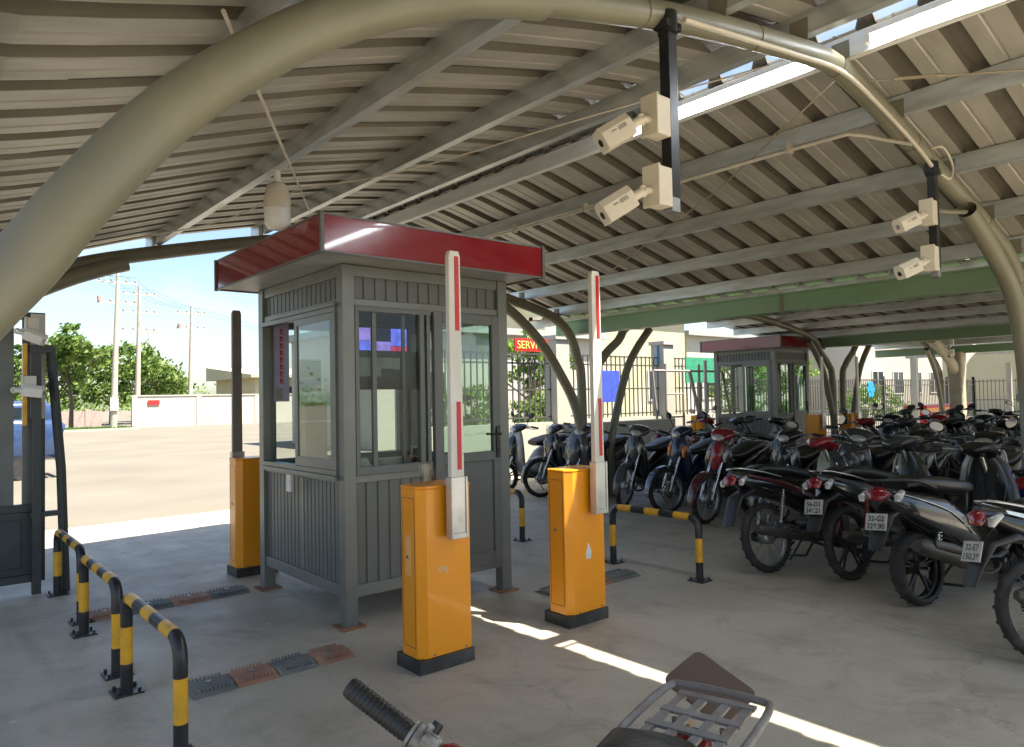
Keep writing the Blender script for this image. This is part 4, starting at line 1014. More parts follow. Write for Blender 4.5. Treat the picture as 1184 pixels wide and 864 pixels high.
xs = [7.40, 7.38, 7.10, 7.35, 7.75, 7.8, 7.75, 7.85]
ks = ['cub_grey','cub_blue','cub_red','cub_black','sc_grey','cub_black','sc_white','cub_red']
lb = ['grey fronted black motorbike just right of the twin tube column, facing the lane','dark blue motorbike facing the lane, second from the twin tube column','black motorbike with red cowl facing the lane, third from the twin tube column',
 'black motorbike facing the lane, fourth from the twin tube column','grey scooter facing the lane, fifth from the twin tube column','black motorbike facing the lane, sixth from the twin tube column','white and black scooter facing the lane, seventh from the twin tube column','red fronted motorbike facing the lane, eighth from the twin tube column']
for x, y, k, l in zip(xs, ys, ks, lb): put_bike(k, x, y, 188+random.uniform(-3,3), l, gB, 'front')
lb2 = ['grey fronted motorbike left of the twin tube column beside the booth','black motorbike left of the twin tube column, second toward the booth','white and black scooter seen at the booth door edge, facing the lane']
for x, y, k, l in zip([7.25,7.35,7.2], [7.45,8.1,8.8], ['sc_grey','cub_black','sc_white'], lb2): put_bike(k, x, y, 188+random.uniform(-4,4), l, gB, 'front')
ordn = ['first','second','third','fourth','fifth','sixth','seventh','eighth','ninth','tenth','eleventh','twelfth']
gC = 'motorbikes in the middle row under the second canopy'
seq = ['cub_red','cub_grey','sc_black','cub_black','sc_grey','cub_blue','cub_red','sc_white','cub_grey','cub_black','sc_black','cub_red']
for i in range(10):
    k = seq[i]
    put_bike(k, 10.2+random.uniform(-.15,.15), 4.85-i*.62+random.uniform(-.06,.06), 0+random.uniform(-8,2), f'{NICE[k]}, {ordn[i]} from the far end of the middle row', gC, 'rear')
for yy, k, l in ((6.25,'cub_black','black motorbike in the middle row in front of the far booth door'),(6.9,'sc_grey','grey scooter in the middle row in front of the far booth'),(7.6,'cub_red','red fronted motorbike in the middle row left of the far booth')):
    put_bike(k, 10.0, yy, random.uniform(-8,2), l, gC, 'rear')
gD = 'motorbikes in the back row under the second canopy'
seq = ['sc_black','cub_red','cub_black','sc_grey','cub_grey','cub_black','sc_white','cub_red','cub_blue','sc_black']
for i in range(9):
    k = seq[i]
    put_bike(k, 12.55+random.uniform(-.15,.15), 5.3-i*.64+random.uniform(-.06,.06), 184+random.uniform(-6,6), f'{NICE[k]}, {ordn[i]} from the far end of the back row', gD, 'front')
gE = 'motorbikes parked under the third canopy'
seq = ['cub_grey','sc_grey','cub_black','cub_red','sc_black','cub_blue','cub_black','sc_white']
for i in range(8):
    k = seq[i]
    put_bike(k, 15.7+random.uniform(-.2,.2), 6.3-i*.7+random.uniform(-.06,.06), random.uniform(-8,6), f'{NICE[k]}, {ordn[i]} from the far end of the third canopy row', gE, 'rear')

# foreground bike, mostly below the frame
fb = make_bike('cub', 'paint_red', 'paint_red', 'red motorbike right below the viewer with metal rear rack and bare grip', cover='paint_red', mirrors=False, plate=False, seatmat='vinyl', st_deg=-12)
fb.location = (.93, .935, 0); fb.rotation_euler = (0, 0, R_(195)); fb['group'] = 'motorbikes in the near foreground'
for c in list(fb.children):
    n_ = c.name.split('.')[0]
    if n_ in ('cables','grab_rail','rear_indicator','taillight','handlebar','grip','handlebar_cover','headlight','rear_fender','number_plate'): bpy.data.objects.remove(c)
    elif n_ in ('seat','side_cover','side_decal','front_indicator','leg_shield','front_cowl'):
        c.location.z -= .115 if n_ == 'seat' else .16
        if n_ == 'seat': c.scale = (.52, .92, 1); c.location.x = .0
        if n_.startswith('side_'): c.scale = (.62, .85, 1)
bpy.context.view_layer.update(); TI = (Matrix.Translation(fb.location) @ Matrix.Rotation(R_(195),4,'Z')).inverted()
E_, I_ = Vector((.606,1.17,1.0)), Vector((.676,1.070,.925)); dd = (I_-E_).normalized()
def seg(b, a, c, r_, n=14): b.tube([E_+dd*a, E_+dd*c], r_, n, True, TI)
def gpf(b):
    b.tube([E_-dd*.004, E_, E_+dd*.128], [.015,.0178,.0172], 20, True, TI)
    for i in range(14): seg(b, .006+i*.0085, .010+i*.0085, .0186, 20)
one(gpf, 'grip', 'plastic', fb)
def hbf(b):
    b.tube(smooth_path([E_+dd*.12, E_+dd*.26, (.84,.86,.84), (.86,.80,.86), (.87,.70,.93), (.80,.60,.99)],4), .011, 10, True, TI)
one(hbf, 'handlebar', 'alloy', fb)
up_ = Vector((0,0,1)); sd_ = dd.cross(up_).normalized(); nn_ = sd_.cross(dd)
def swf(b):
    seg(b, .130, .136, .027, 20); seg(b, .138, .175, .021, 16); seg(b, .178, .184, .024, 16)
    b.tube([E_+dd*.155+nn_*.015, E_+dd*.155+nn_*.034], .007, 8, True, TI); b.tube([E_+dd*.165-sd_*.016, E_+dd*.165-sd_*.034], .008, 8, True, TI)
    b.tube(smooth_path([E_+dd*.17-sd_*.03-nn_*.01, E_+dd*.13-sd_*.055-nn_*.02, E_+dd*.08-sd_*.06-nn_*.03],3), .006, 8, True, TI)
    q = TI @ Matrix.Translation(E_+dd*.158) @ dd.to_track_quat('X','Z').to_matrix().to_4x4(); b.box((0,.018,-.008),(.045,.03,.034),q); b.box((.01,-.014,.016),(.03,.02,.018),q)
one(swf, 'switch_housing', 'alloy', fb, bevel=.002)
one(lambda b: b.tube([E_+dd*.162+nn_*.02-sd_*.012, E_+dd*.162+nn_*.035-sd_*.02], .010, 10, True, TI), 'switch_button', 'plastic', fb)
def bcf(b): b.tube([E_+dd*.186, E_+dd*.20, E_+dd*.24, E_+dd*.30, Vector((.86,.80,.82)), Vector((.87,.70,.88)), Vector((.84,.64,.93))], [.018,.030,.038,.048,.075,.05,.02], 20, True, TI)
one(bcf, 'bar_cowl', 'paint_red', fb)
def rk(b):
    z = .735; p = [(-.42,-.10,z-.05),(-.50,-.135,z),(-.80,-.135,z+.015),(-.845,-.09,z+.018),(-.845,.09,z+.018),(-.80,.135,z+.015),(-.50,.135,z),(-.42,.10,z-.05)]
    b.tube(smooth_path(p,4), .010, 10)
    for y in (-.085,-.03,.03,.085): b.box((-.665,y,z+.006),(.31,.022,.008))
    for x in (-.52,-.61,-.70,-.81): b.box((x,0,z+.0085),(.028,.20,.007))
    b.tube([(-.50,-.135,z),(-.44,-.12,z-.14)], .009, 8); b.tube([(-.50,.135,z),(-.44,.12,z-.14)], .009, 8)
    for y in (-.06,.06): b.tube([(-.68,y,z),(-.68,y,z-.10)], .007, 8)
one(rk, 'rear_rack', 'rack', fb).location = (.11, 0, -.03)
def fl(b):
    q = Matrix.Translation((-.885,-.085,.668)) @ Matrix.Scale(.74,4) @ Matrix.Rotation(R_(-20),4,'Z') @ Matrix.Rotation(R_(18),4,'Y') @ Matrix.Rotation(R_(-22),4,'X')
    pts = []
    for cx_, cy_, a0 in ((.08,.11,0),(-.08,.11,90),(-.08,-.11,180),(.08,-.11,270)):
        for k in range(4): a = R_(a0+30*k); pts.append((cx_+.03*math.cos(a), cy_+.03*math.sin(a)))
    b.prism(pts, 'z', -.006, .006, q)
one(fl, 'rear_flap', 'brown_flap', fb)
def rust(b):
    for i in range(6): b.box((random.uniform(-.78,-.52),random.uniform(-.1,.1),.65),(.09,.03,.02),rz=random.uniform(0,3))
for i in range(5):
    tb = MB(); tb.box((0,0,0),(.10,.03,.022)); to_ = tb.build('bundled_tool', 'rust', fb, bevel=.004); to_.location = (-.63+.05*i, -.07+.035*i, .66); to_.rotation_euler = (0,0,.5*i)
tl_ = one(lambda b: b.loft([(-.38,.735,.10,.03),(-.20,.745,.128,.045),(-.02,.70,.128,.04),(.10,.64,.10,.03)], 18, 3), 'seat_fleece', 'fur', fb); tl_.location = (-.0,0,-.055)

# ------------------------------------------------------------------ sliding gate at left
gt = empty('sliding_gate', (.3, 7.0, 0), 0, 'dark steel sliding gate with solid lower panel at the left edge', 'gate')
def gf(b):
    for z in (.10,.66,2.2): b.b2((-3.2,-.03,z),(.62,.03,z+.06))
    for x in (-3.2,-1.9,-.6,.56): b.b2((x,-.032,.10),(x+.06,.032,2.26))
    b.b2((.1,-.05,0),(.2,.05,.10)); b.b2((-2,-.05,0),(-1.9,.05,.10))
one(gf, 'gate_frame', 'gate', gt, bevel=.003)
one(lambda b: (b.b2((-3.14,-.012,.16),(.56,.012,.66)), b.b2((-3.0,-.02,.22),(.46,-.012,.60))), 'lower_panel', 'gate', gt, bevel=.004)
def sl(b):
    x = -3.1
    while x < .5: b.b2((x,-.012,.72),(x+.10,.012,2.2)); x += .155
one(sl, 'slat_panel', 'gate_slat', gt)
gp = empty('gate_post', (1.02, 7.0, 0), 0, 'dark slanting steel gate post carrying two white cameras at left', 'post')
def gpo(b):
    b.tube([(.03,-.1,0),(0,-.1,1.0),(-.075,-.1,1.98)], .035, 4, smooth=False); b.b2((-.2,-.14,.02),(-.14,-.06,1.95)); b.b2((-.21,-.13,.62),(.03,-.07,.66)); b.b2((-.22,-.15,1.93),(-.06,-.05,1.99))
one(gpo, 'post_shaft', 'gate', gp)
one(lambda b: b.b2((-.20,-.04,1.4),(-.1,-.02,2.25)), 'backing_plate', 'cctv_white', gp, bevel=.004)
one(lambda b: b.b2((-.262,-.13,1.35),(-.235,-.07,2.0)), 'edge_strip', 'rail_yellow', gp)
cctv((.86,6.82,2.12), 'upper white camera on the dark gate post at left', aim=(.75,-.35,-.35), white='cctv_white', group='white cameras on the gate post')
cctv((.84,6.82,1.66), 'lower white camera on the dark gate post at left', aim=(.85,-.3,-.12), white='cctv_white', group='white cameras on the gate post')

# ------------------------------------------------------------------ blue van outside
vn = empty('parked_van', (.92, 18.6, 0), PI, 'blue van outside behind the gate post, tail toward the road', 'van')
def vb(b):
    # x forward, cross section loft lengthwise (secs x,z,halfwidth,halfheight)
    b.loft([(-1.72,.78,.68,.36),(-1.66,.80,.76,.44),(-.9,.82,.78,.46),(.6,.82,.78,.46),(1.2,.72,.76,.36),(1.62,.62,.70,.26)], 24, 6)
one(vb, 'body', 'van_blue', vn)
def vc(b): b.loft([(-1.60,1.28,.60,.20),(-1.45,1.34,.66,.28),(.3,1.34,.66,.28),(.75,1.18,.62,.12)], 24, 6)
one(vc, 'cabin', 'van_blue', vn)
def vw(b):
    b.b2((-1.35,-.672,1.14),(-.5,.672,1.48)); b.b2((-.42,-.672,1.14),(.3,.672,1.48)); b.prism([(-1.62,1.14),(-1.60,1.45),(-1.58,1.45),(-1.60,1.14)],'y',-.5,.5)
one(vw, 'window', 'van_glass', vn)
for s in (-1,1):
    one(lambda b: b.box((-1.735,s*.62,.92),(.04,.12,.26)), 'taillight', 'tail_red', vn)
    for x in (-1.05,1.0):
        one(lambda b: (b.tube([(x,s*.55,.29),(x,s*.74,.29)], .29, 24), ), 'wheel', 'tyre', vn)
one(lambda b: b.b2((-1.80,-.72,.32),(-1.70,.72,.46)), 'bumper', 'plastic', vn, bevel=.02)
one(lambda b: b.b2((-1.77,-.2,.62),(-1.755,.2,.74)), 'number_plate', 'plate', vn)

# ------------------------------------------------------------------ foliage
def crown(cx, cy, blobs, n, size, seed, m='leaf'):
    rnd = random.Random(seed); b = MB(); vs = []; fs = []
    tot = sum(x[3]**2 for x in blobs)
    for (x, y, z, r) in blobs:
        k = int(n*r*r/tot); nc = max(5, int(k/26))
        for c in range(nc):
            a = rnd.uniform(0, 2*PI); ph = math.acos(rnd.uniform(-.75, 1)); rr = r*rnd.uniform(.45, 1.02)
            px, py, pz = x+rr*math.sin(ph)*math.cos(a), y+rr*math.sin(ph)*math.sin(a), z+rr*math.cos(ph)*.8
            cr_ = r*rnd.uniform(.12,.28)
            for i in range(26):
                q = Vector((rnd.gauss(0,cr_), rnd.gauss(0,cr_), rnd.gauss(0,cr_*.6)))
                nrm = Vector((rnd.gauss(0,1), rnd.gauss(0,1), rnd.gauss(.5,1))).normalized(); t = nrm.orthogonal().normalized(); w = nrm.cross(t)
                s = size*rnd.uniform(.6,1.4); p = Vector((px,py,pz))+q; o = len(vs)
                vs += [p+t*s, p+w*s*.5, p-t*s, p-w*s*.5]; fs.append((o,o+1,o+2,o+3))
    b.add(vs, fs); return b
def tree(x, y, h, r, label, seed, n=2600, m='leaf', size=.16, group='trees beyond the yard', trunk_h=.35, nm='broadleaf_tree'):
    rnd = random.Random(seed); e = empty(nm, (x, y, 0), 0, label, 'tree', group)
    def tk(b):
        b.tube([(0,0,-.05),(.03*h*.2,0,h*.25),(-.02*h,.02*h,h*.5),(0,0,h*.8)], [h*.022,h*.016,h*.012,h*.004], 8)
        for i in range(6):
            a = i*1.05+rnd.uniform(-.3,.3); z = h*rnd.uniform(trunk_h*.8,.62)
            b.tube(smooth_path([(0,0,z),(r*.35*math.cos(a),r*.35*math.sin(a),z+h*.10),(r*.75*math.cos(a),r*.75*math.sin(a),z+h*.2)],3), [h*.008]*6+[h*.003], 6)
    one(tk, 'trunk', 'bark', e)
    bl = [(0,0,h*.72,r*.62)]
    for i in range(9):
        a = rnd.uniform(0,2*PI); d_ = r*rnd.uniform(.3,.72); bl.append((d_*math.cos(a), d_*math.sin(a), h*rnd.uniform(trunk_h+.08,.86), r*rnd.uniform(.28,.5)))
    bl.append((rnd.uniform(-.2,.2)*r, 0, h*.92, r*.3))
    crown(0,0,bl,n,size,seed).build('crown', m, e)
    return e
def bush(x, y, h, r, label, seed, m='leaf2', n=700, size=.06, group='bushes along the street fence'):
    rnd = random.Random(seed); e = empty('bush', (x, y, 0), 0, label, 'bush', group)
    one(lambda b: [b.tube([(0,0,-.02),(r*.5*math.cos(i*1.3),r*.5*math.sin(i*1.3),h*.7)], [.02,.008], 6) for i in range(5)], 'stems', 'bark', e)
    bl = [(0,0,h*.55,r*.7)]+[(rnd.uniform(-.6,.6)*r, rnd.uniform(-.6,.6)*r, h*rnd.uniform(.35,.85), r*rnd.uniform(.3,.5)) for i in range(6)]
    crown(0,0,bl,n,size,seed).build('foliage', m, e); return e
tree(8.4, 53.2, 6.9, 2.1, 'slim dark tree with tall top standing left of the tallest power pole', 3, 3000)
tl = [(6.0,60,5.6,3.0),(9.0,62,6.2,3.2),(12.2,61,6.0,3.0),(15.0,64,6.0,3.1),(17.8,70,5.4,3.0),(20.8,77,4.6,2.8),(3.0,63,5.5,3.2),(24.5,95,4.8,3.4)]
tn = ['round green tree behind the slim tree by the gate post','green tree between the slim tree and tallest power pole','green tree right of the tallest power pole','green tree behind the second power pole','smaller green tree left of the third power pole','small green tree at the low end of the tree line','green tree partly hidden by the gate post','small far tree above the low building roof']
for i, (x, y, h, r_) in enumerate(tl): tree(x, y, h, r_, tn[i], 20+i, 2600, size=.19, trunk_h=.22)
def grass(b):
    rnd = random.Random(5)
    for i in range(5000):
        x = rnd.uniform(3,11.1); y = rnd.uniform(48.7,52.3); h = rnd.uniform(.08,.22); a = rnd.uniform(0,PI); w = .03
        b.add([(x-w*math.cos(a),y-w*math.sin(a),0),(x+w*math.cos(a),y+w*math.sin(a),0),(x+rnd.uniform(-.05,.05),y,h)], [(0,1,2)])
g = one(grass, 'grass', 'grass'); g['kind'] = 'stuff'; g['label'] = 'green grass strip along the road beside the white wall'
one(lambda b: b.b2((2.5,48.4,-.01),(11.2,52.5,.035)), 'verge', mat('verge_soil', (.07,.10,.03), .9))['kind'] = 'structure'
one(lambda b: (b.b2((-60,48.15,-.01),(11.2,48.35,.12)), ), 'kerb', 'kerb')['kind'] = 'structure'
# walls and buildings at left
wl_ = empty('boundary_wall', (35, 50.6, 0), 0, 'long pale boundary wall across the yard behind the left barrier', 'wall')
def bwall(b):
    b.b2((-23.7,-.12,0),(40,.12,2.0)); b.b2((-23.78,-.17,2.0),(40,.17,2.08))
    for i in range(17): b.b2((-23.7+i*3.9,-.16,0),(-23.4+i*3.9,-.12,2.0))
one(bwall, 'wall', 'white_wall', wl_)
one(lambda b: b.b2((-22.8,-.19,1.45),(-22.1,-.165,1.75)), 'red_plate', 'sign_red', wl_)
lb_ = empty('low_building', (38, 66, 0), 0, 'long low beige building behind the boundary wall left of the booth', 'building')
one(lambda b: b.b2((-14.5,-4,0),(30,6,3.6)), 'wall', 'yellow_wall', lb_)
one(lambda b: (b.prism([(-5,3.6),(-5,3.85),(6.8,4.9),(6.8,3.6)],'x',-15.2,30.5), ), 'roof', 'yellow_wall', lb_)
for i in range(7): one(lambda b: (b.b2((-12.5+i*5,-4.04,1.4),(-10.5+i*5,-4.0,2.8))), 'window', 'van_glass', lb_)
# pink low wall behind trees
tag(one(lambda b: (b.b2((-20,57.9,0),(11,58.1,1.1)), [b.b2((-20+i*2.5,57.85,0),(-19.7+i*2.5,58.15,1.25)) for i in range(13)]), 'garden_wall', mat('pinkish_wall', (.40,.30,.26), .8)), 'low pinkish garden wall behind the trees at far left', 'wall')
# distant tree belt
def belt(b):
    rnd = random.Random(11); vs = []; fs = []
    for i in range(26000):
        x = rnd.uniform(-150,420); y = rnd.uniform(190,240); z = abs(rnd.gauss(0,1))*3.2*(1+.5*math.sin(x*.07)+.3*math.sin(x*.21)); s = rnd.uniform(.3,.75)
        n_ = Vector((rnd.gauss(0,1),rnd.gauss(-1,1),rnd.gauss(.4,1))).normalized(); t = n_.orthogonal().normalized(); w = n_.cross(t); p = Vector((x,y,z)); o = len(vs)
        vs += [p+t*s,p+w*s*.6,p-t*s,p-w*s*.6]; fs.append((o,o+1,o+2,o+3))
    b.add(vs, fs)
g = one(belt, 'distant_trees', 'leaf'); g['kind'] = 'stuff'; g['label'] = 'far belt of trees along the horizon'

# power poles
def ppole(x, y, h, label, fuse=True, arms=2, tilt=0.01):
    e = empty('power_pole', (x, y, 0), 0, label, 'power pole', 'power poles along the road')
    sh_ = one(lambda b: b.tube([(0,0,-.1),(tilt*h,0,h)], [.21,.10], 12), 'shaft', 'concrete_pole', e)
    for k in range(arms):
        z = h*(.93-.13*k)
        def am(b):
            b.b2((-1.1+tilt*z,-.05,z),(1.1+tilt*z,.05,z+.09))
        c = one(am, 'crossarm', 'concrete_pole', e)
        one(lambda b: [b.tube([(s+tilt*z,0,z+.09),(s+tilt*z,0,z+.16),(s+tilt*z,0,z+.24),(s+tilt*z,0,z+.32)], [.03,.07,.06,.03], 8) for s in (-1,-.35,.5,1)], 'insulators', 'grey_wall', c)
    if fuse: one(lambda b: b.tube([(-.8,-.2,h*.81),(-.8,-.2,h*.84)], .12, 10), 'fuse_box', 'pink', e)
    one(lambda b: b.b2((-.22,-.3,h*.12),(.22,-.15,h*.2)), 'meter_box', 'paper_w', e)
ppole(10.15, 50.0, 9.7, 'tallest pale power pole on the grass strip', tilt=.028)
ppole(12.85, 56, 9.9, 'second power pole rising behind the end of the boundary wall', tilt=.02, fuse=False, arms=3)
ppole(17.55, 60, 9.2, 'third power pole behind the wall nearest the booth', tilt=.02, arms=2)
ppole(28.8, 118, 13.0, 'farther thin power pole left of the third pole, left of its pair', fuse=False, tilt=0)
ppole(26.8, 105, 8.6, 'short far power pole right beside the third power pole', fuse=False, tilt=0)
def wires(b):
    P = [(10.4,50.0,9.15),(13.05,56,9.3),(17.73,60,8.65)]
    for s in (-1,-.35,.5,1):
        for i in range(2):
            a, c = Vector(P[i]), Vector(P[i+1]); a = a+Vector((s,0,.3)); c = c+Vector((s,0,.3)); m_ = (a+c)/2-Vector((0,0,.25))
            b.tube(smooth_path([a,m_,c],4), .012, 4)
        a = Vector(P[0])+Vector((s,0,.3)); b.tube([a, a+Vector((-18,-3,-.2))], .012, 4)
        a = Vector(P[2])+Vector((s,0,.3)); b.tube([a, a+Vector((25,30,-.2))], .012, 4)
tag(one(wires, 'power_lines', 'fence'), 'thin power lines strung between the poles', 'power line')

# ------------------------------------------------------------------ street fence and what lies beyond (right)
FY = 10.5
fn = empty('street_fence', (18, FY, 0), 0, 'pale pillared steel bar fence running behind the canopies', 'fence')
def panel(x0, x1, z0, z1, pitch=.14):
    def pf(b):
        n = int((x1-x0)/pitch)
        for i in range(n+1):
            x = x0+(x1-x0)*i/n; b.b2((x-.011-18,-.011,z0),(x+.011-18,.011,z1))
        for z in (z0+.06,z0+(z1-z0)*.45,z1-.22,z1-.04): b.b2((x0-18,-.018,z),(x1-18,.018,z+.03))
    one(pf, 'bar_panel', 'fence', fn)
pil = [6.6,10.05,13.4,16.6]
for x in pil: one(lambda b: (b.b2((x-.18-18,-.18,0),(x+.18-18,.18,2.62)), b.b2((x-.22-18,-.22,2.62),(x+.22-18,.22,2.70))), 'pillar', 'white_wall', fn)
for a, c in zip(pil[:-1], pil[1:]): panel(a+.18, c-.18, 1.02, 2.35); 
one(lambda b: b.b2((6.6-18,-.10,0),(16.6-18,.10,1.0)), 'plinth', 'white_wall', fn)
pil2 = [16.6,19.4,22.2,25.0,27.8,30.6,33.4]
for x in pil2[1:]: one(lambda b: b.b2((x-.04-18,-.04,0),(x+.04-18,.04,1.95)), 'post', 'fence', fn)
for a, c in zip(pil2[:-1], pil2[1:]): panel(a+.05, c-.05, .12, 1.85)
fn2 = empty('side_fence', (33.4, 4, 0), 0, 'distant steel bar fence at the right end of the parking', 'fence')
def pf2(b):
    for i in range(110): b.b2((-.011,-8+i*.14-.011,.1),(.011,-8+i*.14+.011,1.85))
    for z in (.2,1.0,1.75): b.b2((-.015,-8,z),(.015,6.5,z+.03))
one(pf2, 'bar_panel', 'fence', fn2)
one(lambda b: [b.b2((-.04,-8+i*2.9-.04,0),(.04,-8+i*2.9+.04,1.95)) for i in range(6)], 'posts', 'fence', fn2)
# trough wall in front of the fence
tag(one(lambda b: b.b2((9.3,9.6,0),(12.6,9.75,.98)), 'low_wall', 'white_wall', bevel=.01), 'low plain wall in front of the street fence by the tube column', 'wall')
# welded steel frames leaning by the fence
lf = empty('steel_frame', (13.1, 9.8, 0), 0, 'slanted steel tube frame standing by the fence beyond the bikes', 'frame')
def lfr(b):
    for x in (-.5,.1,.7): b.tube([(x,0,0),(x,0,2.15)], .028, 8)
    b.tube([(-.9,0,2.0),(1.6,0,2.0)], .025, 8); b.tube([(-.7,0,0),(-.95,0,2.0)], .028, 8); b.tube([(.35,0,2.0),(.9,0,.3)], .04, 8); b.tube([(1.6,0,2.0),(2.1,0,.3)], .03, 8)
    for z in (.5,1.0,1.5): b.tube([(-.5,0,z),(.1,0,z)], .018, 8)
one(lfr, 'tubes', 'grey_wall', lf)
# red sign
sg = empty('red_sign', (9.35, 10.32, 2.36), 0, 'small red sign with yellow letters on the fence beside the booth edge', 'sign')
one(lambda b: b.b2((-.55,-.02,0),(.28,.02,.24)), 'sign_board', 'sign_red', sg)
tx = bpy.data.curves.new('letters', 'FONT'); tx.body = 'SERVICE'; tx.size = .21; tx.extrude = .004; tx.align_x = 'RIGHT'
_t0 = bpy.data.objects.new('letters', tx); COL.objects.link(_t0); bpy.context.view_layer.update()
_me = bpy.data.meshes.new_from_object(_t0.evaluated_get(bpy.context.evaluated_depsgraph_get())); bpy.data.objects.remove(_t0)
to = bpy.data.objects.new('letters', _me); COL.objects.link(to); to.parent = sg; to.location = (.25,-.026,.05); to.rotation_euler = (PI/2,0,0); _me.materials.clear(); _me.materials.append(M['sign_yellow'])
def banner_on_fence(x, z0, z1, w, m, label, nm='fence_banner', cat='banner'):
    o = one(lambda b: b.b2((-w/2,-.012,z0),(w/2,.0,z1)), nm, m); o.location = (x, FY-.03, 0); tag(o, label, cat)
banner_on_fence(11.55, 1.35, 2.02, .62, 'sign_blue', 'blue sheet hung on the fence between tube column and pillar')
banner_on_fence(13.35, 2.15, 2.6, .36, 'cyan', 'small light blue box on top of the fence pillar', 'blue_box', 'box')
# blue flower ornament
fo = empty('flower_ornament', (23.9, FY-.08, 1.52), 0, 'blue flower shaped ornament on the far bar fence', 'ornament')
for k in range(6):
    a = k*PI/3; one(lambda b: b.tube([(.17*math.cos(a),0,.17*math.sin(a)),(.17*math.cos(a),.03,.17*math.sin(a))], .10, 12), 'petal', 'cyan', fo)
one(lambda b: b.tube([(0,-.01,0),(0,.04,0)], .09, 12), 'centre', 'cyan', fo)
# bushes and trees beyond
bs = [(8.6,11.8,2.2,.8,'leaf2','tall bright green bush beyond the fence beside the booth edge'),(9.4,12.3,1.9,.7,'leaf2','bright bush under the red sign beyond the fence'),(11.0,11.9,2.0,.55,'leaf2','green bush between white pillar and blue sheet'),(12.3,14,1.8,.8,'leaf','darker bush behind the twin tube column'),
      (21.5,12.3,1.3,.9,'leaf2','low green bush left of the blue flower ornament'),(23.2,12.8,1.2,.9,'leaf2','low green bush right under the blue flower ornament'),(26.0,12.0,1.9,1.0,'leaf2','leafy green bush above the orange counter'),(27.8,12.2,1.7,1.0,'leaf2','green bush right of the orange counter by the stout column'),(30.5,12.5,1.0,1.1,'leaf2','low green bush beyond the fence near the right edge'),(19.3,12.5,1.7,.8,'leaf','yellowish bush behind the distant guard booth')]
for i, (x, y, h, r_, m_, l) in enumerate(bs): bush(x, y, h, r_, l, 50+i, m_)
tree(14.8, 16.5, 3.6, 1.4, 'small garden tree in front of the cream building', 71, 1500, 'leaf2', .09, 'small trees beyond the street fence')
tree(25.0, 15.5, 3.4, 1.5, 'small green tree beyond the fence above the orange counter', 72, 1500, 'leaf2', .09, 'small trees beyond the street fence')
tree(29.5, 17, 4.0, 1.7, 'small green tree beyond the fence near the right edge', 73, 1500, 'leaf2', .09, 'small trees beyond the street fence')
# orange/yellow counter
ct = empty('counter_bench', (25.0, 8.9, 0), 0, 'orange topped long counter far behind the bikes', 'counter')
one(lambda b: b.b2((-1.6,-.3,.80),(1.9,.3,.98)), 'counter_top', 'orange', ct, bevel=.01)
one(lambda b: b.b2((-1.62,-.31,.92),(1.92,.31,1.0)), 'top_edge', 'sign_red', ct)
one(lambda b: (b.b2((-1.4,-.2,0),(-.9,.2,.80)), b.b2((1.2,-.2,0),(1.7,.2,.80))), 'pedestal', 'sign_red', ct)
# buildings beyond the street
def bldg(nm, x, y, w, d_, h, m, label, wins, roof=None, shut=None):
    e = empty(nm, (x, y, 0), 0, label, 'building')
    one(lambda b: b.b2((0,0,0),(w,d_,h)), 'wall', m, e)
    one(lambda b: b.b2((-.25,-.35,h),(w+.25,d_+.25,h+.22)), 'roof', roof or 'soffit', e)
    for (a, z0, ww, hh) in wins:
        wf_ = one(lambda b: (b.b2((a,-.06,z0),(a+ww,-.003,z0+.07)), b.b2((a,-.06,z0+hh-.07),(a+ww,-.003,z0+hh)), b.b2((a,-.06,z0+.07),(a+.07,-.003,z0+hh-.07)), b.b2((a+ww-.07,-.06,z0+.07),(a+ww,-.003,z0+hh-.07)), b.b2((a+ww/2-.03,-.05,z0+.07),(a+ww/2+.03,-.003,z0+hh-.07))), 'window', 'paper_w', e)
        one(lambda b: b.b2((a+.07,-.03,z0+.07),(a+ww-.07,-.004,z0+hh-.07)), 'pane', 'van_glass', wf_)
    for (a, z0, ww, hh) in shut or []:
        def sf(b):
            n = int(ww/.16)
            for i in range(n): b.b2((a+i*ww/n,-.05,z0),(a+i*ww/n+ww/n*.6,-.01,z0+hh))
            b.b2((a,-.02,z0),(a+ww,-.003,z0+hh))
        one(sf, 'shutter', 'grey_wall', e)
    return e
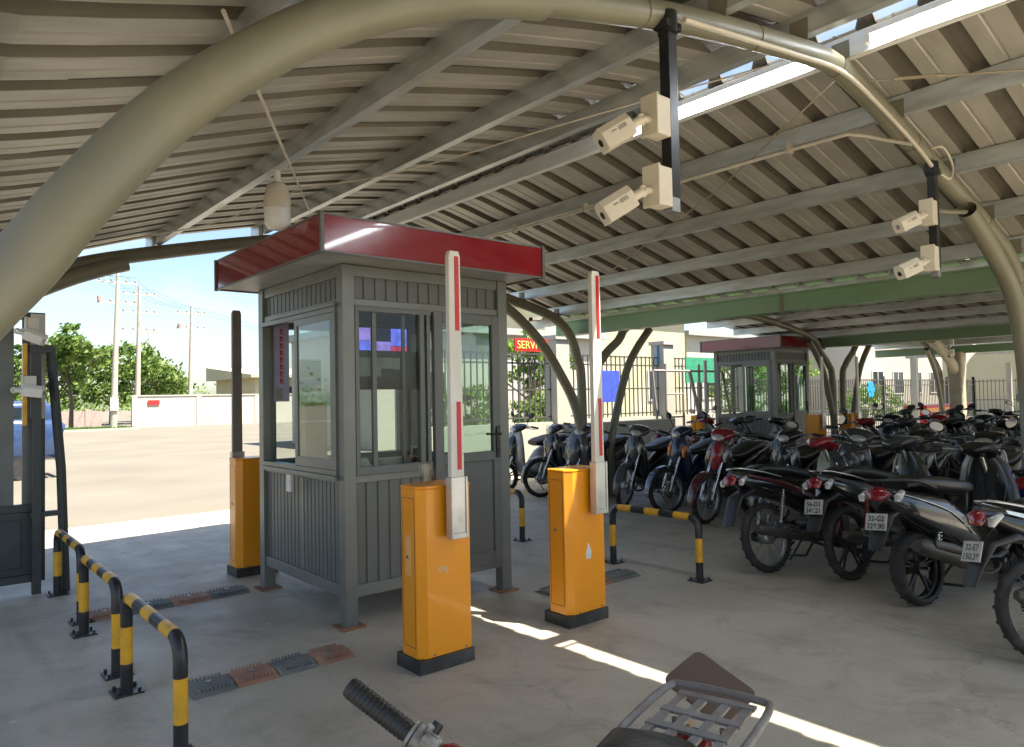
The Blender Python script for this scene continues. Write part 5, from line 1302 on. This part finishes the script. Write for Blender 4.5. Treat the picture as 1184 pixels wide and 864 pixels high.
bldg('white_building', 10.8, 19, 9.5, 6, 3.6, 'white_wall', 'white one storey building behind the fence and the tube column', [(1.2,1.1,1.3,1.3)], shut=[(5.6,.05,1.9,2.7)])
bldg('cream_building', 19.5, 21, 9, 7, 5.2, 'yellow_wall', 'cream building with grey shutter left of the distant guard booth', [(6.2,1.2,1.3,1.4)], shut=[(1.0,.6,2.2,2.8)])
bldg('white_building', 30, 22, 12, 7, 4.4, 'white_wall', 'white building with windows behind the distant booth', [(1.2,1.2,1.5,1.4),(4.2,1.2,1.5,1.4),(7.2,1.2,1.5,1.4)])
bldg('grey_building', 44, 20, 18, 8, 5.0, 'white_wall', 'wide pale building far behind the stout column', [(2+i*3,1.2,1.6,1.5) for i in range(5)])
bldg('cream_building', 46, 2, 12, 14, 4.6, 'yellow_wall', 'cream building at the far right edge behind the side fence', [])
# orange cabinets by the distant booth
def farbox(x, y, label):
    e = empty('boom_barrier', (x, y, 0), 0, label, 'barrier', 'orange boom barriers by the distant booth')
    one(lambda b: b.b2((-.01,-.01,0),(.37,.27,.07)), 'base', 'base_black', e)
    one(lambda b: b.prism([(0,.035),(.05,0),(.36,0),(.36,.26),(.035,.26),(0,.22)], 'z', .07, 1.03), 'cabinet', 'orange', e, bevel=.004)
    one(lambda b: b.b2((.14,-.05,.75),(.22,-.02,2.2)), 'boom_arm', 'white_boom', e)
    one(lambda b: b.b2((.12,-.065,.72),(.24,-.052,1.05)), 'arm_clamp', 'clamp', e)
farbox(14.15, 7.25, 'distant orange barrier left of the twin columns by the far booth')
farbox(15.05, 6.95, 'distant orange barrier right of the twin columns by the far booth')
farbox(12.95, 9.2, 'distant orange barrier standing left of the far booth')
# green crate and cloth by far booth
o = one(lambda b: (b.b2((0,0,0),(.5,.35,.28)),), 'crate', 'shade_green', bevel=.01); o.location = (15.55,8.3,0); tag(o, 'green plastic crate on the ground right of the far booth', 'crate')
o = one(lambda b: b.b2((0,0,0),(1.3,.03,.6)), 'shade_cloth', 'shade_green'); o.location = (14.0, 10.3, 1.75); tag(o, 'green shade cloth hanging on the fence behind the far booth', 'cloth')
